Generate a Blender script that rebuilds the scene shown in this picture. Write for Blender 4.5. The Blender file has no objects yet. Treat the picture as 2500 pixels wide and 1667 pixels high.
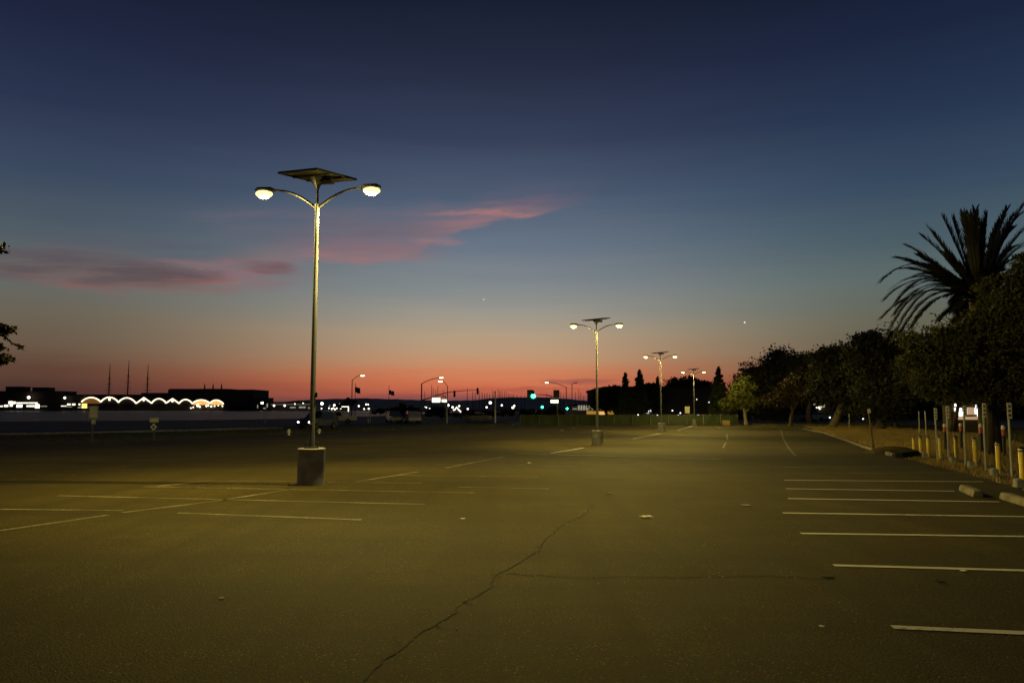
import bpy, math, random
import numpy as np
from mathutils import Vector, Matrix
random.seed(7); RNG = np.random.default_rng(7)
R = math.radians
S = bpy.context.scene
COL = S.collection
# ------------------------------------------------------------------ camera geometry
F, CX, CY, HZ, CAMH = 1878.0, 1250.0, 833.5, 998.0, 1.6
PITCH = math.atan((HZ - CY) / F)
cp, sp = math.cos(PITCH), math.sin(PITCH)

def ray(px, py):
    a, b = px - CX, CY - py
    return Vector((a, F * cp - b * sp, F * sp + b * cp)).normalized()

def at(px, py, Y):
    d = ray(px, py); t = Y / d.y
    return Vector((d.x * t, Y, CAMH + d.z * t))

def ss(a, b, v):
    t = min(1, max(0, (v - a) / (b - a))); return t * t * (3 - 2 * t)

SHORE = [(-400, 122), (-86, 129), (-57, 146), (-48, 165), (-41, 221), (-30, 375), (0, 450), (40, 520), (80, 590), (140, 886), (9000, 888)]
def shore_y(x):
    if x <= SHORE[0][0]: return SHORE[0][1]
    for (a, b), (c, d) in zip(SHORE, SHORE[1:]):
        if x <= c: return b + (d - b) * (x - a) / (c - a)
    return 888

def lot_z(x, y):
    return -0.30 * ss(16, 42, y) - 0.10 * ss(42, 95, y)

def land_z(x, y):
    z = lot_z(x, y)
    if y > 100:
        s = shore_y(x)
        z += -0.8 * ss(s - 3, s + 4, y) + 1.1 * ss(884, 896, y)
    return z

def gp(px, py, dz=0.0):
    d = ray(px, py); t = 10.0
    for _ in range(40):
        z = lot_z(0, d.y * t) + dz
        t = (z - CAMH) / d.z
    return Vector((d.x * t, d.y * t, lot_z(0, d.y * t) + dz))

# ------------------------------------------------------------------ mesh builder
class MB:
    def __init__(s): s.v = []; s.f = []
    def add(s, vs, fs):
        n = len(s.v); s.v += [tuple(p) for p in vs]; s.f += [tuple(i + n for i in f) for f in fs]
        return s
    def box(s, c, size, rz=0.0, rx=0.0, ry=0.0, bev=0.0):
        x, y, z = [k / 2 for k in size]
        M = Matrix.Translation(c) @ Matrix.Rotation(rz, 4, 'Z') @ Matrix.Rotation(rx, 4, 'X') @ Matrix.Rotation(ry, 4, 'Y')
        if bev <= 0:
            vs = [(i, j, k) for k in (-z, z) for j in (-y, y) for i in (-x, x)]
            fs = [(0, 2, 3, 1), (4, 5, 7, 6), (0, 1, 5, 4), (2, 6, 7, 3), (0, 4, 6, 2), (1, 3, 7, 5)]
        else:
            b = min(bev, x * .9, y * .9, z * .9)
            vs, fs = [], []
            ring = lambda ex, ey, ez: [(-ex + b, -ey, ez), (ex - b, -ey, ez), (ex, -ey + b, ez), (ex, ey - b, ez), (ex - b, ey, ez), (-ex + b, ey, ez), (-ex, ey - b, ez), (-ex, -ey + b, ez)]
            for (d, zz) in ((b, -z), (0, -z + b), (0, z - b), (b, z)):
                vs += ring(x - d, y - d, zz)
            for r in range(3):
                for k in range(8):
                    fs.append((r * 8 + k, r * 8 + (k + 1) % 8, r * 8 + 8 + (k + 1) % 8, r * 8 + 8 + k))
            fs.append(tuple(range(7, -1, -1))); fs.append(tuple(range(24, 32)))
        return s.add([M @ Vector(p) for p in vs], fs)
    def tube(s, path, rad, n=10, cap=True):
        path = [Vector(p) for p in path]
        if not isinstance(rad, (list, tuple)): rad = [rad] * len(path)
        vs, fs = [], []
        up = Vector((0, 0, 1)); prev = None
        for i, p in enumerate(path):
            t = (path[min(i + 1, len(path) - 1)] - path[max(i - 1, 0)]).normalized()
            if prev is None:
                a = t.cross(up)
                if a.length < 1e-3: a = Vector((1, 0, 0))
            else:
                a = prev - t * prev.dot(t)
            a.normalize(); prev = a; b = t.cross(a)
            for k in range(n):
                w = 2 * math.pi * k / n
                vs.append(p + (a * math.cos(w) + b * math.sin(w)) * rad[i])
        for i in range(len(path) - 1):
            for k in range(n):
                fs.append((i * n + k, i * n + (k + 1) % n, (i + 1) * n + (k + 1) % n, (i + 1) * n + k))
        if cap:
            fs.append(tuple(range(n - 1, -1, -1))); fs.append(tuple(range((len(path) - 1) * n, len(path) * n)))
        return s.add(vs, fs)
    def lathe(s, prof, n=24, c=(0, 0, 0)):
        vs, fs = [], []
        for r, z in prof:
            for k in range(n):
                w = 2 * math.pi * k / n
                vs.append((c[0] + r * math.cos(w), c[1] + r * math.sin(w), c[2] + z))
        m = len(prof)
        for i in range(m - 1):
            for k in range(n):
                fs.append((i * n + k, i * n + (k + 1) % n, (i + 1) * n + (k + 1) % n, (i + 1) * n + k))
        fs.append(tuple(range(n - 1, -1, -1))); fs.append(tuple(range((m - 1) * n, m * n)))
        return s.add(vs, fs)
    def prism(s, poly, d):                      # extrude a 3D polygon along vector d
        n = len(poly); d = Vector(d); p = [Vector(q) for q in poly]
        fs = [tuple(range(n - 1, -1, -1)), tuple(range(n, 2 * n))]
        fs += [(k, (k + 1) % n, n + (k + 1) % n, n + k) for k in range(n)]
        return s.add(p + [q + d for q in p], fs)
    def ball(s, c, r, n=10, m=6):
        rx, ry, rz = r if isinstance(r, (tuple, list)) else (r, r, r)
        vs, fs = [], []
        for i in range(m + 1):
            th = math.pi * (i + .02) / (m + .04)
            for k in range(n):
                w = 2 * math.pi * k / n
                vs.append((c[0] + rx * math.sin(th) * math.cos(w), c[1] + ry * math.sin(th) * math.sin(w), c[2] + rz * math.cos(th)))
        for i in range(m):
            for k in range(n):
                fs.append((i * n + k, (i + 1) * n + k, (i + 1) * n + (k + 1) % n, i * n + (k + 1) % n))
        fs.append(tuple(range(n))); fs.append(tuple(range((m + 1) * n - 1, m * n - 1, -1)))
        return s.add(vs, fs)

def link(name, mb, m, parent=None, smooth=True):
    me = bpy.data.meshes.new(name)
    me.from_pydata(mb.v, [], mb.f); me.update()
    if smooth:
        me.polygons.foreach_set('use_smooth', [True] * len(me.polygons))
        try: me.set_sharp_from_angle(angle=R(38))
        except Exception: pass
    me.materials.append(m)
    o = bpy.data.objects.new(name, me); COL.objects.link(o)
    if parent: o.parent = parent
    return o

def tag(o, label=None, cat=None, group=None, kind=None):
    for k, v in (('label', label), ('category', cat), ('group', group), ('kind', kind)):
        if v: o[k] = v
    return o

def thing(name, label, cat, loc=(0, 0, 0), rz=0.0, group=None):
    o = bpy.data.objects.new(name, None); COL.objects.link(o)
    o.location = loc; o.rotation_euler = (0, 0, rz); o.empty_display_size = .2
    return tag(o, label, cat, group)

def struct(name, mb, m, kind='structure', smooth=False):
    return tag(link(name, mb, m, None, smooth), kind=kind)

def copy_tree(o, parent=None):
    c = o.copy(); COL.objects.link(c); c.parent = parent
    for ch in list(o.children): copy_tree(ch, c)
    return c

# ------------------------------------------------------------------ materials
def lin(c):
    return tuple(((v / 255) / 12.92 if v / 255 <= .04045 else ((v / 255 + .055) / 1.055) ** 2.4) for v in c)

class NT:
    def __init__(s, tree): s.t = tree; s.n = tree.nodes; s.l = tree.links
    def node(s, typ, **kw):
        n = s.n.new(typ)
        for k, v in kw.items(): setattr(n, k, v)
        return n
    def put(s, sock, v):
        if isinstance(v, bpy.types.NodeSocket): s.l.new(v, sock)
        elif v is not None: sock.default_value = v
    def math(s, op, a, b=None, c=None, clamp=False):
        n = s.node('ShaderNodeMath', operation=op, use_clamp=clamp)
        s.put(n.inputs[0], a); s.put(n.inputs[1], b); s.put(n.inputs[2], c)
        return n.outputs[0]
    def mapr(s, v, a, b, c=0., d=1., smooth=False):
        n = s.node('ShaderNodeMapRange', interpolation_type='SMOOTHSTEP' if smooth else 'LINEAR')
        n.clamp = True
        s.put(n.inputs[0], v)
        for i, k in enumerate((a, b, c, d)): n.inputs[i + 1].default_value = k
        return n.outputs[0]
    def mix(s, f, a, b, mode='MIX'):
        n = s.node('ShaderNodeMix', data_type='RGBA', blend_type=mode)
        s.put(n.inputs[0], f)
        for i, v in ((6, a), (7, b)):
            s.put(n.inputs[i], (*v, 1) if isinstance(v, tuple) and len(v) == 3 else v)
        return n.outputs[2]
    def noise(s, vec, scale, detail=3, rough=.55):
        n = s.node('ShaderNodeTexNoise'); s.put(n.inputs['Vector'], vec)
        n.inputs['Scale'].default_value = scale; n.inputs['Detail'].default_value = detail; n.inputs['Roughness'].default_value = rough
        return n.outputs[0]

MATS = {}
def mat(name, col, rough=.7, metal=0., var=.25, vscale=3., bump=0., bscale=20., emit=0., ecol=None, spec=.5, trans=0.):
    if name in MATS: return MATS[name]
    m = bpy.data.materials.new(name); m.use_nodes = True
    t = NT(m.node_tree); b = t.n['Principled BSDF']
    tc = t.node('ShaderNodeTexCoord').outputs['Object']
    if var:
        nz = t.noise(tc, vscale, 4)
        c = t.mix(t.mapr(nz, .3, .7), tuple(k * (1 - var) for k in col), tuple(min(1, k * (1 + var)) for k in col))
        t.put(b.inputs['Base Color'], c)
        t.put(b.inputs['Roughness'], t.mapr(nz, .3, .7, max(.03, rough - .1), min(1, rough + .1)))
    else:
        b.inputs['Base Color'].default_value = (*col, 1); b.inputs['Roughness'].default_value = rough
    b.inputs['Metallic'].default_value = metal
    b.inputs['Specular IOR Level'].default_value = spec
    if bump:
        bn = t.node('ShaderNodeBump'); bn.inputs['Strength'].default_value = bump; bn.inputs['Distance'].default_value = .02
        t.put(bn.inputs['Height'], t.noise(tc, bscale, 4)); t.put(b.inputs['Normal'], bn.outputs[0])
    if emit:
        b.inputs['Emission Color'].default_value = (*(ecol or col), 1); b.inputs['Emission Strength'].default_value = emit
    if trans:
        tr = t.node('ShaderNodeBsdfTranslucent'); tr.inputs[0].default_value = (*[k * 1.2 for k in col], 1)
        mx = t.node('ShaderNodeMixShader'); mx.inputs[0].default_value = trans
        out = t.n['Material Output']
        t.l.new(b.outputs[0], mx.inputs[1]); t.l.new(tr.outputs[0], mx.inputs[2]); t.l.new(mx.outputs[0], out.inputs[0])
    MATS[name] = m
    return m

def asphalt(name, base, grain=1.0):
    m = bpy.data.materials.new(name); m.use_nodes = True
    t = NT(m.node_tree); b = t.n['Principled BSDF']
    P = t.node('ShaderNodeNewGeometry').outputs['Position']
    big = t.noise(P, .24, 6, .62); mid = t.noise(P, 2.2, 5, .65); fine = t.noise(P, 48, 4, .75)
    v = t.node('ShaderNodeTexVoronoi'); t.put(v.inputs['Vector'], P); v.inputs['Scale'].default_value = 60
    hue = t.node('ShaderNodeSeparateColor'); t.put(hue.inputs[0], v.outputs['Color'])
    c = t.mix(t.mapr(big, .34, .66), tuple(k * .58 for k in base), tuple(k * 1.38 for k in base))
    c = t.mix(t.mapr(mid, .35, .7, 0, .5), c, tuple(k * .6 for k in base))
    c = t.mix(t.mapr(fine, .40, .62, 0, .85 * grain), c, tuple(k * .30 for k in base))
    stone = t.math('MULTIPLY', t.mapr(hue.outputs[0], .86, .94), t.mapr(v.outputs['Distance'], .42, .3))
    c = t.mix(t.math('MULTIPLY', stone, t.mapr(mid, .38, .62, .25 * grain, 1.0 * grain)), c, tuple(k * 4.2 for k in base))
    # faded patches along old stains
    st = t.mapr(t.noise(P, .9, 2, .4), .62, .72)
    c = t.mix(t.math('MULTIPLY', st, .3), c, tuple(k * .45 for k in base))
    ov = t.node('ShaderNodeTexVoronoi'); t.put(ov.inputs['Vector'], t.mix(.22, P, t.noise(P, 1.7, 3))); ov.inputs['Scale'].default_value = .42
    oc = t.node('ShaderNodeSeparateColor'); t.put(oc.inputs[0], ov.outputs['Color'])
    oil = t.math('MULTIPLY', t.mapr(ov.outputs['Distance'], .26, .05, smooth=True), t.mapr(oc.outputs[1], .45, .6))
    c = t.mix(t.math('MULTIPLY', oil, .8), c, tuple(k * .35 for k in base))
    mp = t.node('ShaderNodeMapping'); t.put(mp.inputs[0], P); mp.inputs['Rotation'].default_value = (0, 0, R(18)); mp.inputs['Scale'].default_value = (1.5, .05, 1)
    sw = t.noise(mp.outputs[0], 1.0, 4, .6)
    c = t.mix(t.mapr(sw, .45, .66, 0, .6), c, tuple(k * .48 for k in base))
    mq = t.node('ShaderNodeMapping'); t.put(mq.inputs[0], P); mq.inputs['Scale'].default_value = (.05, .55, 1)
    sv = t.noise(mq.outputs[0], 1.0, 4, .6)
    c = t.mix(t.mapr(sv, .46, .64, 0, .55), c, tuple(k * .45 for k in base))
    t.put(b.inputs['Base Color'], c)
    b.inputs['Roughness'].default_value = .85; b.inputs['Specular IOR Level'].default_value = .14
    bn = t.node('ShaderNodeBump'); bn.inputs['Strength'].default_value = .55 * grain; bn.inputs['Distance'].default_value = .012
    t.put(bn.inputs['Height'], t.math('ADD', fine, t.math('MULTIPLY', v.outputs['Distance'], -.8)))
    t.put(b.inputs['Normal'], bn.outputs[0])
    return m

def line_paint(name, col, wear):
    """painted stripe worn through to the asphalt in flakes"""
    m = bpy.data.materials.new(name); m.use_nodes = True
    t = NT(m.node_tree); b = t.n['Principled BSDF']
    P = t.node('ShaderNodeNewGeometry').outputs['Position']
    a = t.noise(P, 1.3, 3, .6); f = t.noise(P, 17, 5, .75)
    k = t.mapr(t.math('ADD', t.math('MULTIPLY', a, .5), t.math('MULTIPLY', f, .62)), wear - .05, wear + .09)
    c = t.mix(k, tuple(x for x in col), (.076, .062, .018))
    t.put(b.inputs['Base Color'], c); b.inputs['Roughness'].default_value = .75
    return m

M_LOT = asphalt('lot_asphalt', (.084, .068, .015))
M_ROAD = asphalt('road_asphalt', (.045, .044, .042), .6)
M_PAINT = line_paint('white_stripe_paint', (.62, .60, .55), .66)
M_PAINT_OLD = line_paint('worn_stripe_paint', (.27, .25, .18), .50)
M_PAINT_FAINT = line_paint('ghost_stripe_paint', (.15, .13, .08), .50)
M_SOIL = mat('dark_soil_and_turf', (.028, .030, .018), .95, var=.4, vscale=.5, bump=.6, bscale=3)
M_CONC = mat('weathered_concrete', (.30, .31, .34), .9, var=.35, vscale=4, bump=.3, bscale=40)
M_CONCD = mat('stained_concrete', (.17, .15, .11), .95, var=.45, vscale=5, bump=.4, bscale=30)
M_POST = mat('pale_post_paint', (.48, .49, .46), .7, var=.15)
M_STEEL = mat('galvanised_pole_steel', (.115, .124, .155), .85, 0., var=.15, vscale=2, spec=.12)
M_ARM = mat('bronze_arm_steel', (.10, .095, .09), .8, 0., var=.15, spec=.12)
M_DARK = mat('dark_grey_steel', (.06, .06, .06), .5, .4, var=.2)
M_BLACK = mat('black_paint', (.012, .012, .013), .5, var=.2)
M_PANEL = mat('solar_cells', (.012, .014, .03), .2, var=.2)
M_PANELB = mat('panel_backsheet', (.10, .092, .07), .7, var=.2, vscale=2)
M_YEL = mat('yellow_bollard_paint', (.90, .62, .05), .5, var=.18, vscale=6)
M_WHITE = mat('white_reflective', (.75, .75, .70), .5, var=.1)
M_RED = mat('red_reflective', (.55, .10, .06), .5, var=.1)
M_SIGN = mat('pale_sign_face', (.88, .90, .72), .6, var=.12, vscale=2)
M_SIGNW = mat('white_sign_face', (.70, .70, .62), .5, var=.08)
M_BLDG = mat('dark_building_wall', (.045, .042, .04), .9, var=.25, vscale=.2)
M_BLDG2 = mat('brown_building_wall', (.07, .052, .04), .9, var=.25, vscale=.2)
M_ROOF = mat('dark_roof', (.03, .03, .03), .9, var=.2)
M_PALE = mat('pale_building_wall', (.22, .21, .17), .8, var=.2, vscale=.3)
M_LEAF = mat('dark_leaf', (.015, .018, .008), .8, var=.2, vscale=.4, trans=.1)
M_LEAFY = mat('olive_leaf', (.048, .051, .016), .8, var=.25, vscale=.5, trans=.15)
M_LEAFO = mat('orange_lit_leaf', (.036, .026, .010), .7, var=.4, vscale=.9, trans=.25)  # brown tint puts orange light on the low branches into the leaf colour
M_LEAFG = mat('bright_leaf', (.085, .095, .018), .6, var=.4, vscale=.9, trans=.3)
M_NEEDLE = mat('conifer_needle', (.02, .03, .014), .75, var=.35, vscale=.7)
M_PALM = mat('palm_frond', (.014, .016, .007), .6, var=.35, vscale=1.5, trans=.15)
M_BARK = mat('grey_bark', (.13, .105, .07), .95, var=.4, vscale=4, bump=.8, bscale=12)
M_BARKD = mat('dark_bark', (.05, .038, .026), .95, var=.4, vscale=4, bump=.8, bscale=12)
M_GRASS = mat('dry_grass_blade', (.34, .25, .085), .8, var=.5, vscale=.7, trans=.3)
M_GRASSG = mat('green_grass_blade', (.09, .095, .03), .8, var=.5, vscale=.7, trans=.3)
M_FENCE = mat('green_privacy_mesh', (.018, .030, .014), .85, var=.3, vscale=1.2, trans=.25)
M_GLASS = mat('dark_window_glass', (.015, .017, .02), .08, var=0)
M_TYRE = mat('black_tyre', (.015, .015, .015), .85, var=.1)
M_CARW = mat('white_car_paint', (.55, .55, .53), .3, var=.05)
M_CARG = mat('grey_car_paint', (.20, .22, .22), .3, .2, var=.05)
M_CARK = mat('black_car_paint', (.02, .02, .022), .3, var=.05)
M_CARR = mat('dark_red_car_paint', (.12, .02, .02), .3, var=.05)
M_HILL = mat('distant_hill', (.22, .23, .22), 1., var=.2, vscale=.002)
M_FLAG = mat('dark_flag_cloth', (.03, .03, .05), .8, var=.2, trans=.2)
M_FLAGL = mat('pale_flag_cloth', (.40, .36, .30), .8, var=.1, trans=.2)
M_MAST = mat('mast_spar', (.06, .045, .04), .6, var=.1)
M_HULL = mat('white_hull', (.35, .35, .35), .4, var=.1)
M_PAPER = mat('white_paper', (.85, .84, .76), .8, var=.06, vscale=10)
M_CRACK = mat('open_crack', (.012, .010, .008), 1., var=.2)
M_CHIP = mat('loose_aggregate', (.50, .44, .30), .9, var=.4, vscale=30)
def glow(name, rgb, k): return mat(name, (.6, .6, .6), .4, var=0, emit=k, ecol=rgb)
G_LAMP = glow('lit_lamp_lens', (1., .72, .22), 60)
G_LENS = glow('glowing_yellow_lens', (1., .76, .24), 2.4)
G_SODIUM = glow('lit_street_lens', (1., .80, .45), 5)
G_WHITE = glow('lit_white_light', (1., .90, .72), 4)
G_COOL = glow('lit_cool_light', (.90, .95, 1.), 3.)
G_WIN = glow('lit_window', (1., .92, .70), 1.8)
G_STRING = glow('lit_string_lights', (1., .80, .50), 2.6)
G_ORANGE = glow('lit_orange_interior', (1., .42, .06), 1.1)
G_GREEN = glow('lit_green_signal', (.03, 1., .45), 14)
G_SIGN = glow('backlit_name_sign', (1., .97, .62), 2.2)
G_YEL = glow('lit_yellow_fascia', (1., .50, .05), .34)
G_DIM = glow('dim_lit_panel', (.95, .85, .60), .30)
G_WARMW = glow('warm_wall_glow', (1., .62, .36), .40)  # light on a house wall, put in as emission
G_HEAD = glow('lit_headlight', (1., .97, .9), 14)

# ------------------------------------------------------------------ world (dusk sky)
def sky_angles(px, py):
    d = ray(px, py)
    return math.degrees(math.atan2(d.x, d.y)), math.degrees(math.asin(d.z))

W = bpy.data.worlds.new('World'); S.world = W; W.use_nodes = True
w = NT(W.node_tree)
for n in list(w.n): w.n.remove(n)
out = w.node('ShaderNodeOutputWorld'); bg = w.node('ShaderNodeBackground')
w.l.new(bg.outputs[0], out.inputs[0])
gen = w.node('ShaderNodeTexCoord').outputs['Generated']
sep = w.node('ShaderNodeSeparateXYZ'); w.l.new(gen, sep.inputs[0])
az = w.math('MULTIPLY', w.math('ARCTAN2', sep.outputs[0], sep.outputs[1]), 180 / math.pi)
el = w.math('MULTIPLY', w.math('ARCSINE', sep.outputs[2]), 180 / math.pi)
cmb = w.node('ShaderNodeCombineXYZ'); w.put(cmb.inputs[0], w.math('MULTIPLY', az, .06)); w.put(cmb.inputs[1], w.math('MULTIPLY', el, .8))
streak = w.noise(cmb.outputs[0], 1.0, 5, .6)
el2 = w.math('ADD', el, w.math('MULTIPLY', w.math('SUBTRACT', streak, .5), 1.6))
def ramp(fac, stops, span):
    r = w.node('ShaderNodeValToRGB'); w.put(r.inputs[0], fac)
    e = r.color_ramp.elements
    while len(e) > 1: e.remove(e[-1])
    for i, (p, c) in enumerate(stops):
        x = e[0] if i == 0 else e.new(p / span)
        x.position = p / span; x.color = (*lin(c), 1)
    return r.outputs[0]
EY = lambda y: sky_angles(1250, y)[1]
SPAN = 60.
f01 = w.math('DIVIDE', el2, SPAN, clamp=True)
mid = ramp(f01, [(0, (92, 64, 70)), (EY(978), (122, 74, 76)), (EY(958), (190, 97, 74)), (EY(935), (208, 115, 80)), (EY(905), (206, 132, 94)), (EY(872), (192, 150, 116)),
    (EY(820), (178, 156, 130)), (EY(770), (155, 150, 139)), (EY(700), (130, 136, 139)), (EY(600), (103, 116, 132)), (EY(480), (77, 91, 113)), (EY(330), (52, 62, 86)), (EY(180), (37, 44, 66)), (EY(0), (23, 30, 48)), (55, (12, 18, 36))], SPAN)
edge = ramp(f01, [(0, (58, 40, 42)), (EY(960), (74, 50, 46)), (EY(920), (92, 64, 52)), (EY(870), (104, 84, 68)), (EY(800), (106, 98, 84)), (EY(720), (98, 104, 102)),
    (EY(620), (78, 90, 100)), (EY(500), (58, 72, 94)), (EY(350), (42, 52, 78)), (EY(180), (30, 37, 62)), (EY(0), (19, 25, 44)), (55, (10, 14, 28))], SPAN)
azc = sky_angles(1200, 900)[0]
dist = w.math('ABSOLUTE', w.math('SUBTRACT', az, azc))
side = w.mapr(dist, 1, 31, smooth=True)
side = w.math('MAXIMUM', side, w.math('MULTIPLY', w.mapr(dist, 35, 150), 1.0))
sky = w.mix(side, mid, edge)
far = w.mapr(dist, 40, 150, 1.0, .35)
sky = w.mix(1.0, sky, far, 'MULTIPLY')
# cool right side of the sky
rightc = w.mapr(az, 2, 34, 0, .6, smooth=True)
sky = w.mix(rightc, sky, w.mix(1.0, sky, (.72, 1.02, 1.02), 'MULTIPLY'))
# the long pink cloud bank
pts = [(-300, 668, 628, .6), (0, 668, 628, .8), (150, 704, 628, 1.), (300, 704, 634, 1.), (420, 696, 648, .9), (500, 694, 652, .65), (560, 682, 624, .6), (650, 674, 604, .75),
       (720, 652, 575, .5), (800, 640, 552, .8), (880, 642, 548, .9), (950, 642, 552, .95), (1000, 630, 542, .95), (1050, 602, 526, .9), (1100, 578, 520, .9), (1180, 552, 502, 1.),
       (1250, 537, 496, .95), (1330, 524, 488, .55), (1400, 508, 470, .12), (1480, 486, 430, 0.), (1600, 470, 420, 0.)]
A0, A1, E0, E1 = -40., 12., 5., 20.
def fcurve(vals):
    n = w.node('ShaderNodeFloatCurve'); w.put(n.inputs[1], w.math('DIVIDE', w.math('SUBTRACT', az, A0), A1 - A0, clamp=True))
    c = n.mapping.curves[0]; n.mapping.use_clip = False
    xs = [max(0., min(1., (sky_angles(p[0], p[1])[0] - A0) / (A1 - A0))) for p in pts]
    c.points[0].location = (xs[0], vals[0]); c.points[1].location = (xs[-1], vals[-1])
    for x, v in list(zip(xs, vals))[1:-1]: c.points.new(x, v)
    n.mapping.update()
    return n.outputs[0]
lo = [(sky_angles(p[0], p[1])[1] - E0) / (E1 - E0) for p in pts]
hi = [(sky_angles(p[0], p[2])[1] - E0) / (E1 - E0) for p in pts]
c_lo = w.math('ADD', w.math('MULTIPLY', fcurve(lo), E1 - E0), E0)
c_hi = w.math('ADD', w.math('MULTIPLY', fcurve(hi), E1 - E0), E0)
c_am = fcurve([p[3] for p in pts])
cn = w.node('ShaderNodeCombineXYZ'); w.put(cn.inputs[0], w.math('MULTIPLY', az, .30)); w.put(cn.inputs[1], w.math('MULTIPLY', el, 1.2))
n1 = w.noise(cn.outputs[0], 1.0, 8, .62)
cn2 = w.node('ShaderNodeCombineXYZ'); w.put(cn2.inputs[0], w.math('MULTIPLY', az, .16)); w.put(cn2.inputs[1], w.math('SUBTRACT', w.math('MULTIPLY', el, 1.5), w.math('MULTIPLY', az, .12))); cn2.inputs[2].default_value = 4
n2 = w.noise(cn2.outputs[0], 1.3, 8, .65)
eln = w.math('ADD', el, w.math('MULTIPLY', w.math('SUBTRACT', n1, .5), 1.1))
azn = w.math('ADD', az, w.math('MULTIPLY', w.math('SUBTRACT', n2, .5), 3.0))
v = w.math('DIVIDE', w.math('SUBTRACT', eln, c_lo), w.math('SUBTRACT', c_hi, c_lo))
mlo = w.mapr(v, -.06, .16, smooth=True); mhi = w.mapr(v, .25, 1.7, 1, 0, smooth=True)
cm = w.math('MULTIPLY', w.math('MULTIPLY', mlo, mhi), w.math('MULTIPLY', c_am, w.mapr(n2, .3, .62, .15, 1.0)), clamp=True)
left = w.mapr(az, sky_angles(350, 650)[0], sky_angles(900, 600)[0], smooth=True)
sky = w.mix(w.math('MULTIPLY', cm, .75), sky, w.mix(left, lin((140, 98, 92)), lin((160, 114, 114))))
def blob(px, py, rx, ry, col, k, edge0=1.3):
    """a torn soft patch of cloud at a place in the sky"""
    global sky
    a, e = sky_angles(px, py)
    dx = w.math('DIVIDE', w.math('SUBTRACT', azn, a), math.degrees(rx / F)); dy = w.math('DIVIDE', w.math('SUBTRACT', eln, e), math.degrees(ry / F))
    d = w.math('ADD', w.math('MULTIPLY', dx, dx), w.math('MULTIPLY', dy, dy))
    f = w.math('MULTIPLY', w.mapr(d, edge0, .0, 0, k, smooth=True), w.mapr(n2, .36, .58, .3, 1.0))
    sky = w.mix(f, sky, lin(col))
blob(800, 560, 330, 55, (100, 98, 112), .8)
blob(900, 612, 200, 34, (134, 106, 114), .7)
blob(880, 628, 170, 18, (160, 116, 112), .45)
blob(560, 668, 200, 40, (136, 106, 112), .75)
blob(655, 652, 75, 18, (112, 84, 90), .9)
blob(300, 690, 260, 26, (134, 96, 92), .8)
blob(470, 682, 120, 12, (168, 104, 92), .7)
blob(150, 655, 330, 40, (88, 82, 86), .95)
blob(400, 668, 150, 20, (92, 80, 84), .9)
blob(1200, 522, 150, 9, (186, 124, 116), .55)
blob(1060, 590, 80, 12, (178, 120, 114), .5)
blob(190, 628, 200, 14, (90, 84, 92), .6)
blob(1320, 480, 130, 40, (104, 92, 112), .25)
blob(330, 600, 260, 30, (84, 88, 102), .5)
# a small dark bank low over the marina
blob(1420, 932, 95, 9, (150, 84, 78), .8)
blob(1290, 950, 190, 6, (168, 84, 70), .6)
blob(900, 966, 230, 7, (150, 78, 74), .5)
# two bright planets
for px, py, k in ((1181, 731, .55), (1818, 787, 1.2)):
    d = ray(px, py)
    dp = w.node('ShaderNodeVectorMath', operation='DOT_PRODUCT'); w.put(dp.inputs[0], gen); dp.inputs[1].default_value = d
    r1 = math.cos(R(.075)); r0 = math.cos(R(.03))
    sky = w.mix(w.math('DIVIDE', w.math('SUBTRACT', dp.outputs['Value'], r1), r0 - r1, clamp=True), sky, (k, k, k * .95))
below = w.mapr(el, -1.2, -.2)
sky = w.mix(below, (.012, .010, .010), sky)
ns = w.node('ShaderNodeTexSky'); ns.sky_type = 'NISHITA'; ns.sun_disc = False
ns.sun_elevation = R(-4); ns.sun_rotation = R(azc); ns.altitude = 5
nis = w.mix(1.0, ns.outputs[0], (.02, .02, .02), 'MULTIPLY')
tot = w.mix(1.0, sky, nis, 'ADD')
w.put(bg.inputs[0], tot); bg.inputs[1].default_value = 1.0

# ------------------------------------------------------------------ camera
cam = bpy.data.cameras.new('camera'); camo = bpy.data.objects.new('camera', cam); COL.objects.link(camo)
cam.sensor_width = 36; cam.lens = F / 2500 * 36; cam.clip_start = .05; cam.clip_end = 30000
camo.location = (0, 0, CAMH); camo.rotation_euler = (R(90) + PITCH, 0, 0)
S.camera = camo
S.view_settings.view_transform = 'Standard'; S.view_settings.look = 'None'; S.view_settings.exposure = 0; S.view_settings.gamma = 1

# ------------------------------------------------------------------ the setting
def grid(xs, ys, zf, dz=0.):
    m = MB(); n = len(xs)
    m.v = [(x, y, zf(x, y) + dz) for y in ys for x in xs]
    m.f = [(j * n + i, j * n + i + 1, (j + 1) * n + i + 1, (j + 1) * n + i) for j in range(len(ys) - 1) for i in range(n - 1)]
    return m
xs = [-9000, -4000, -2000, -1000, -600, -400, -300, -220] + list(range(-160, -90, 10)) + list(range(-90, 60, 3)) + list(range(60, 160, 10)) + [160, 240, 400, 700, 1200, 2500, 9000]
ys = [-60, -30, -10] + list(range(0, 46, 2)) + list(range(46, 100, 4)) + list(range(100, 240, 3)) + list(range(240, 620, 10)) + [620, 700, 800, 860, 880, 884, 887, 890, 893, 896, 920, 1100, 1600, 3000, 5000, 9000]
struct('ground', grid(xs, ys, land_z, -.035), M_SOIL)
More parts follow.
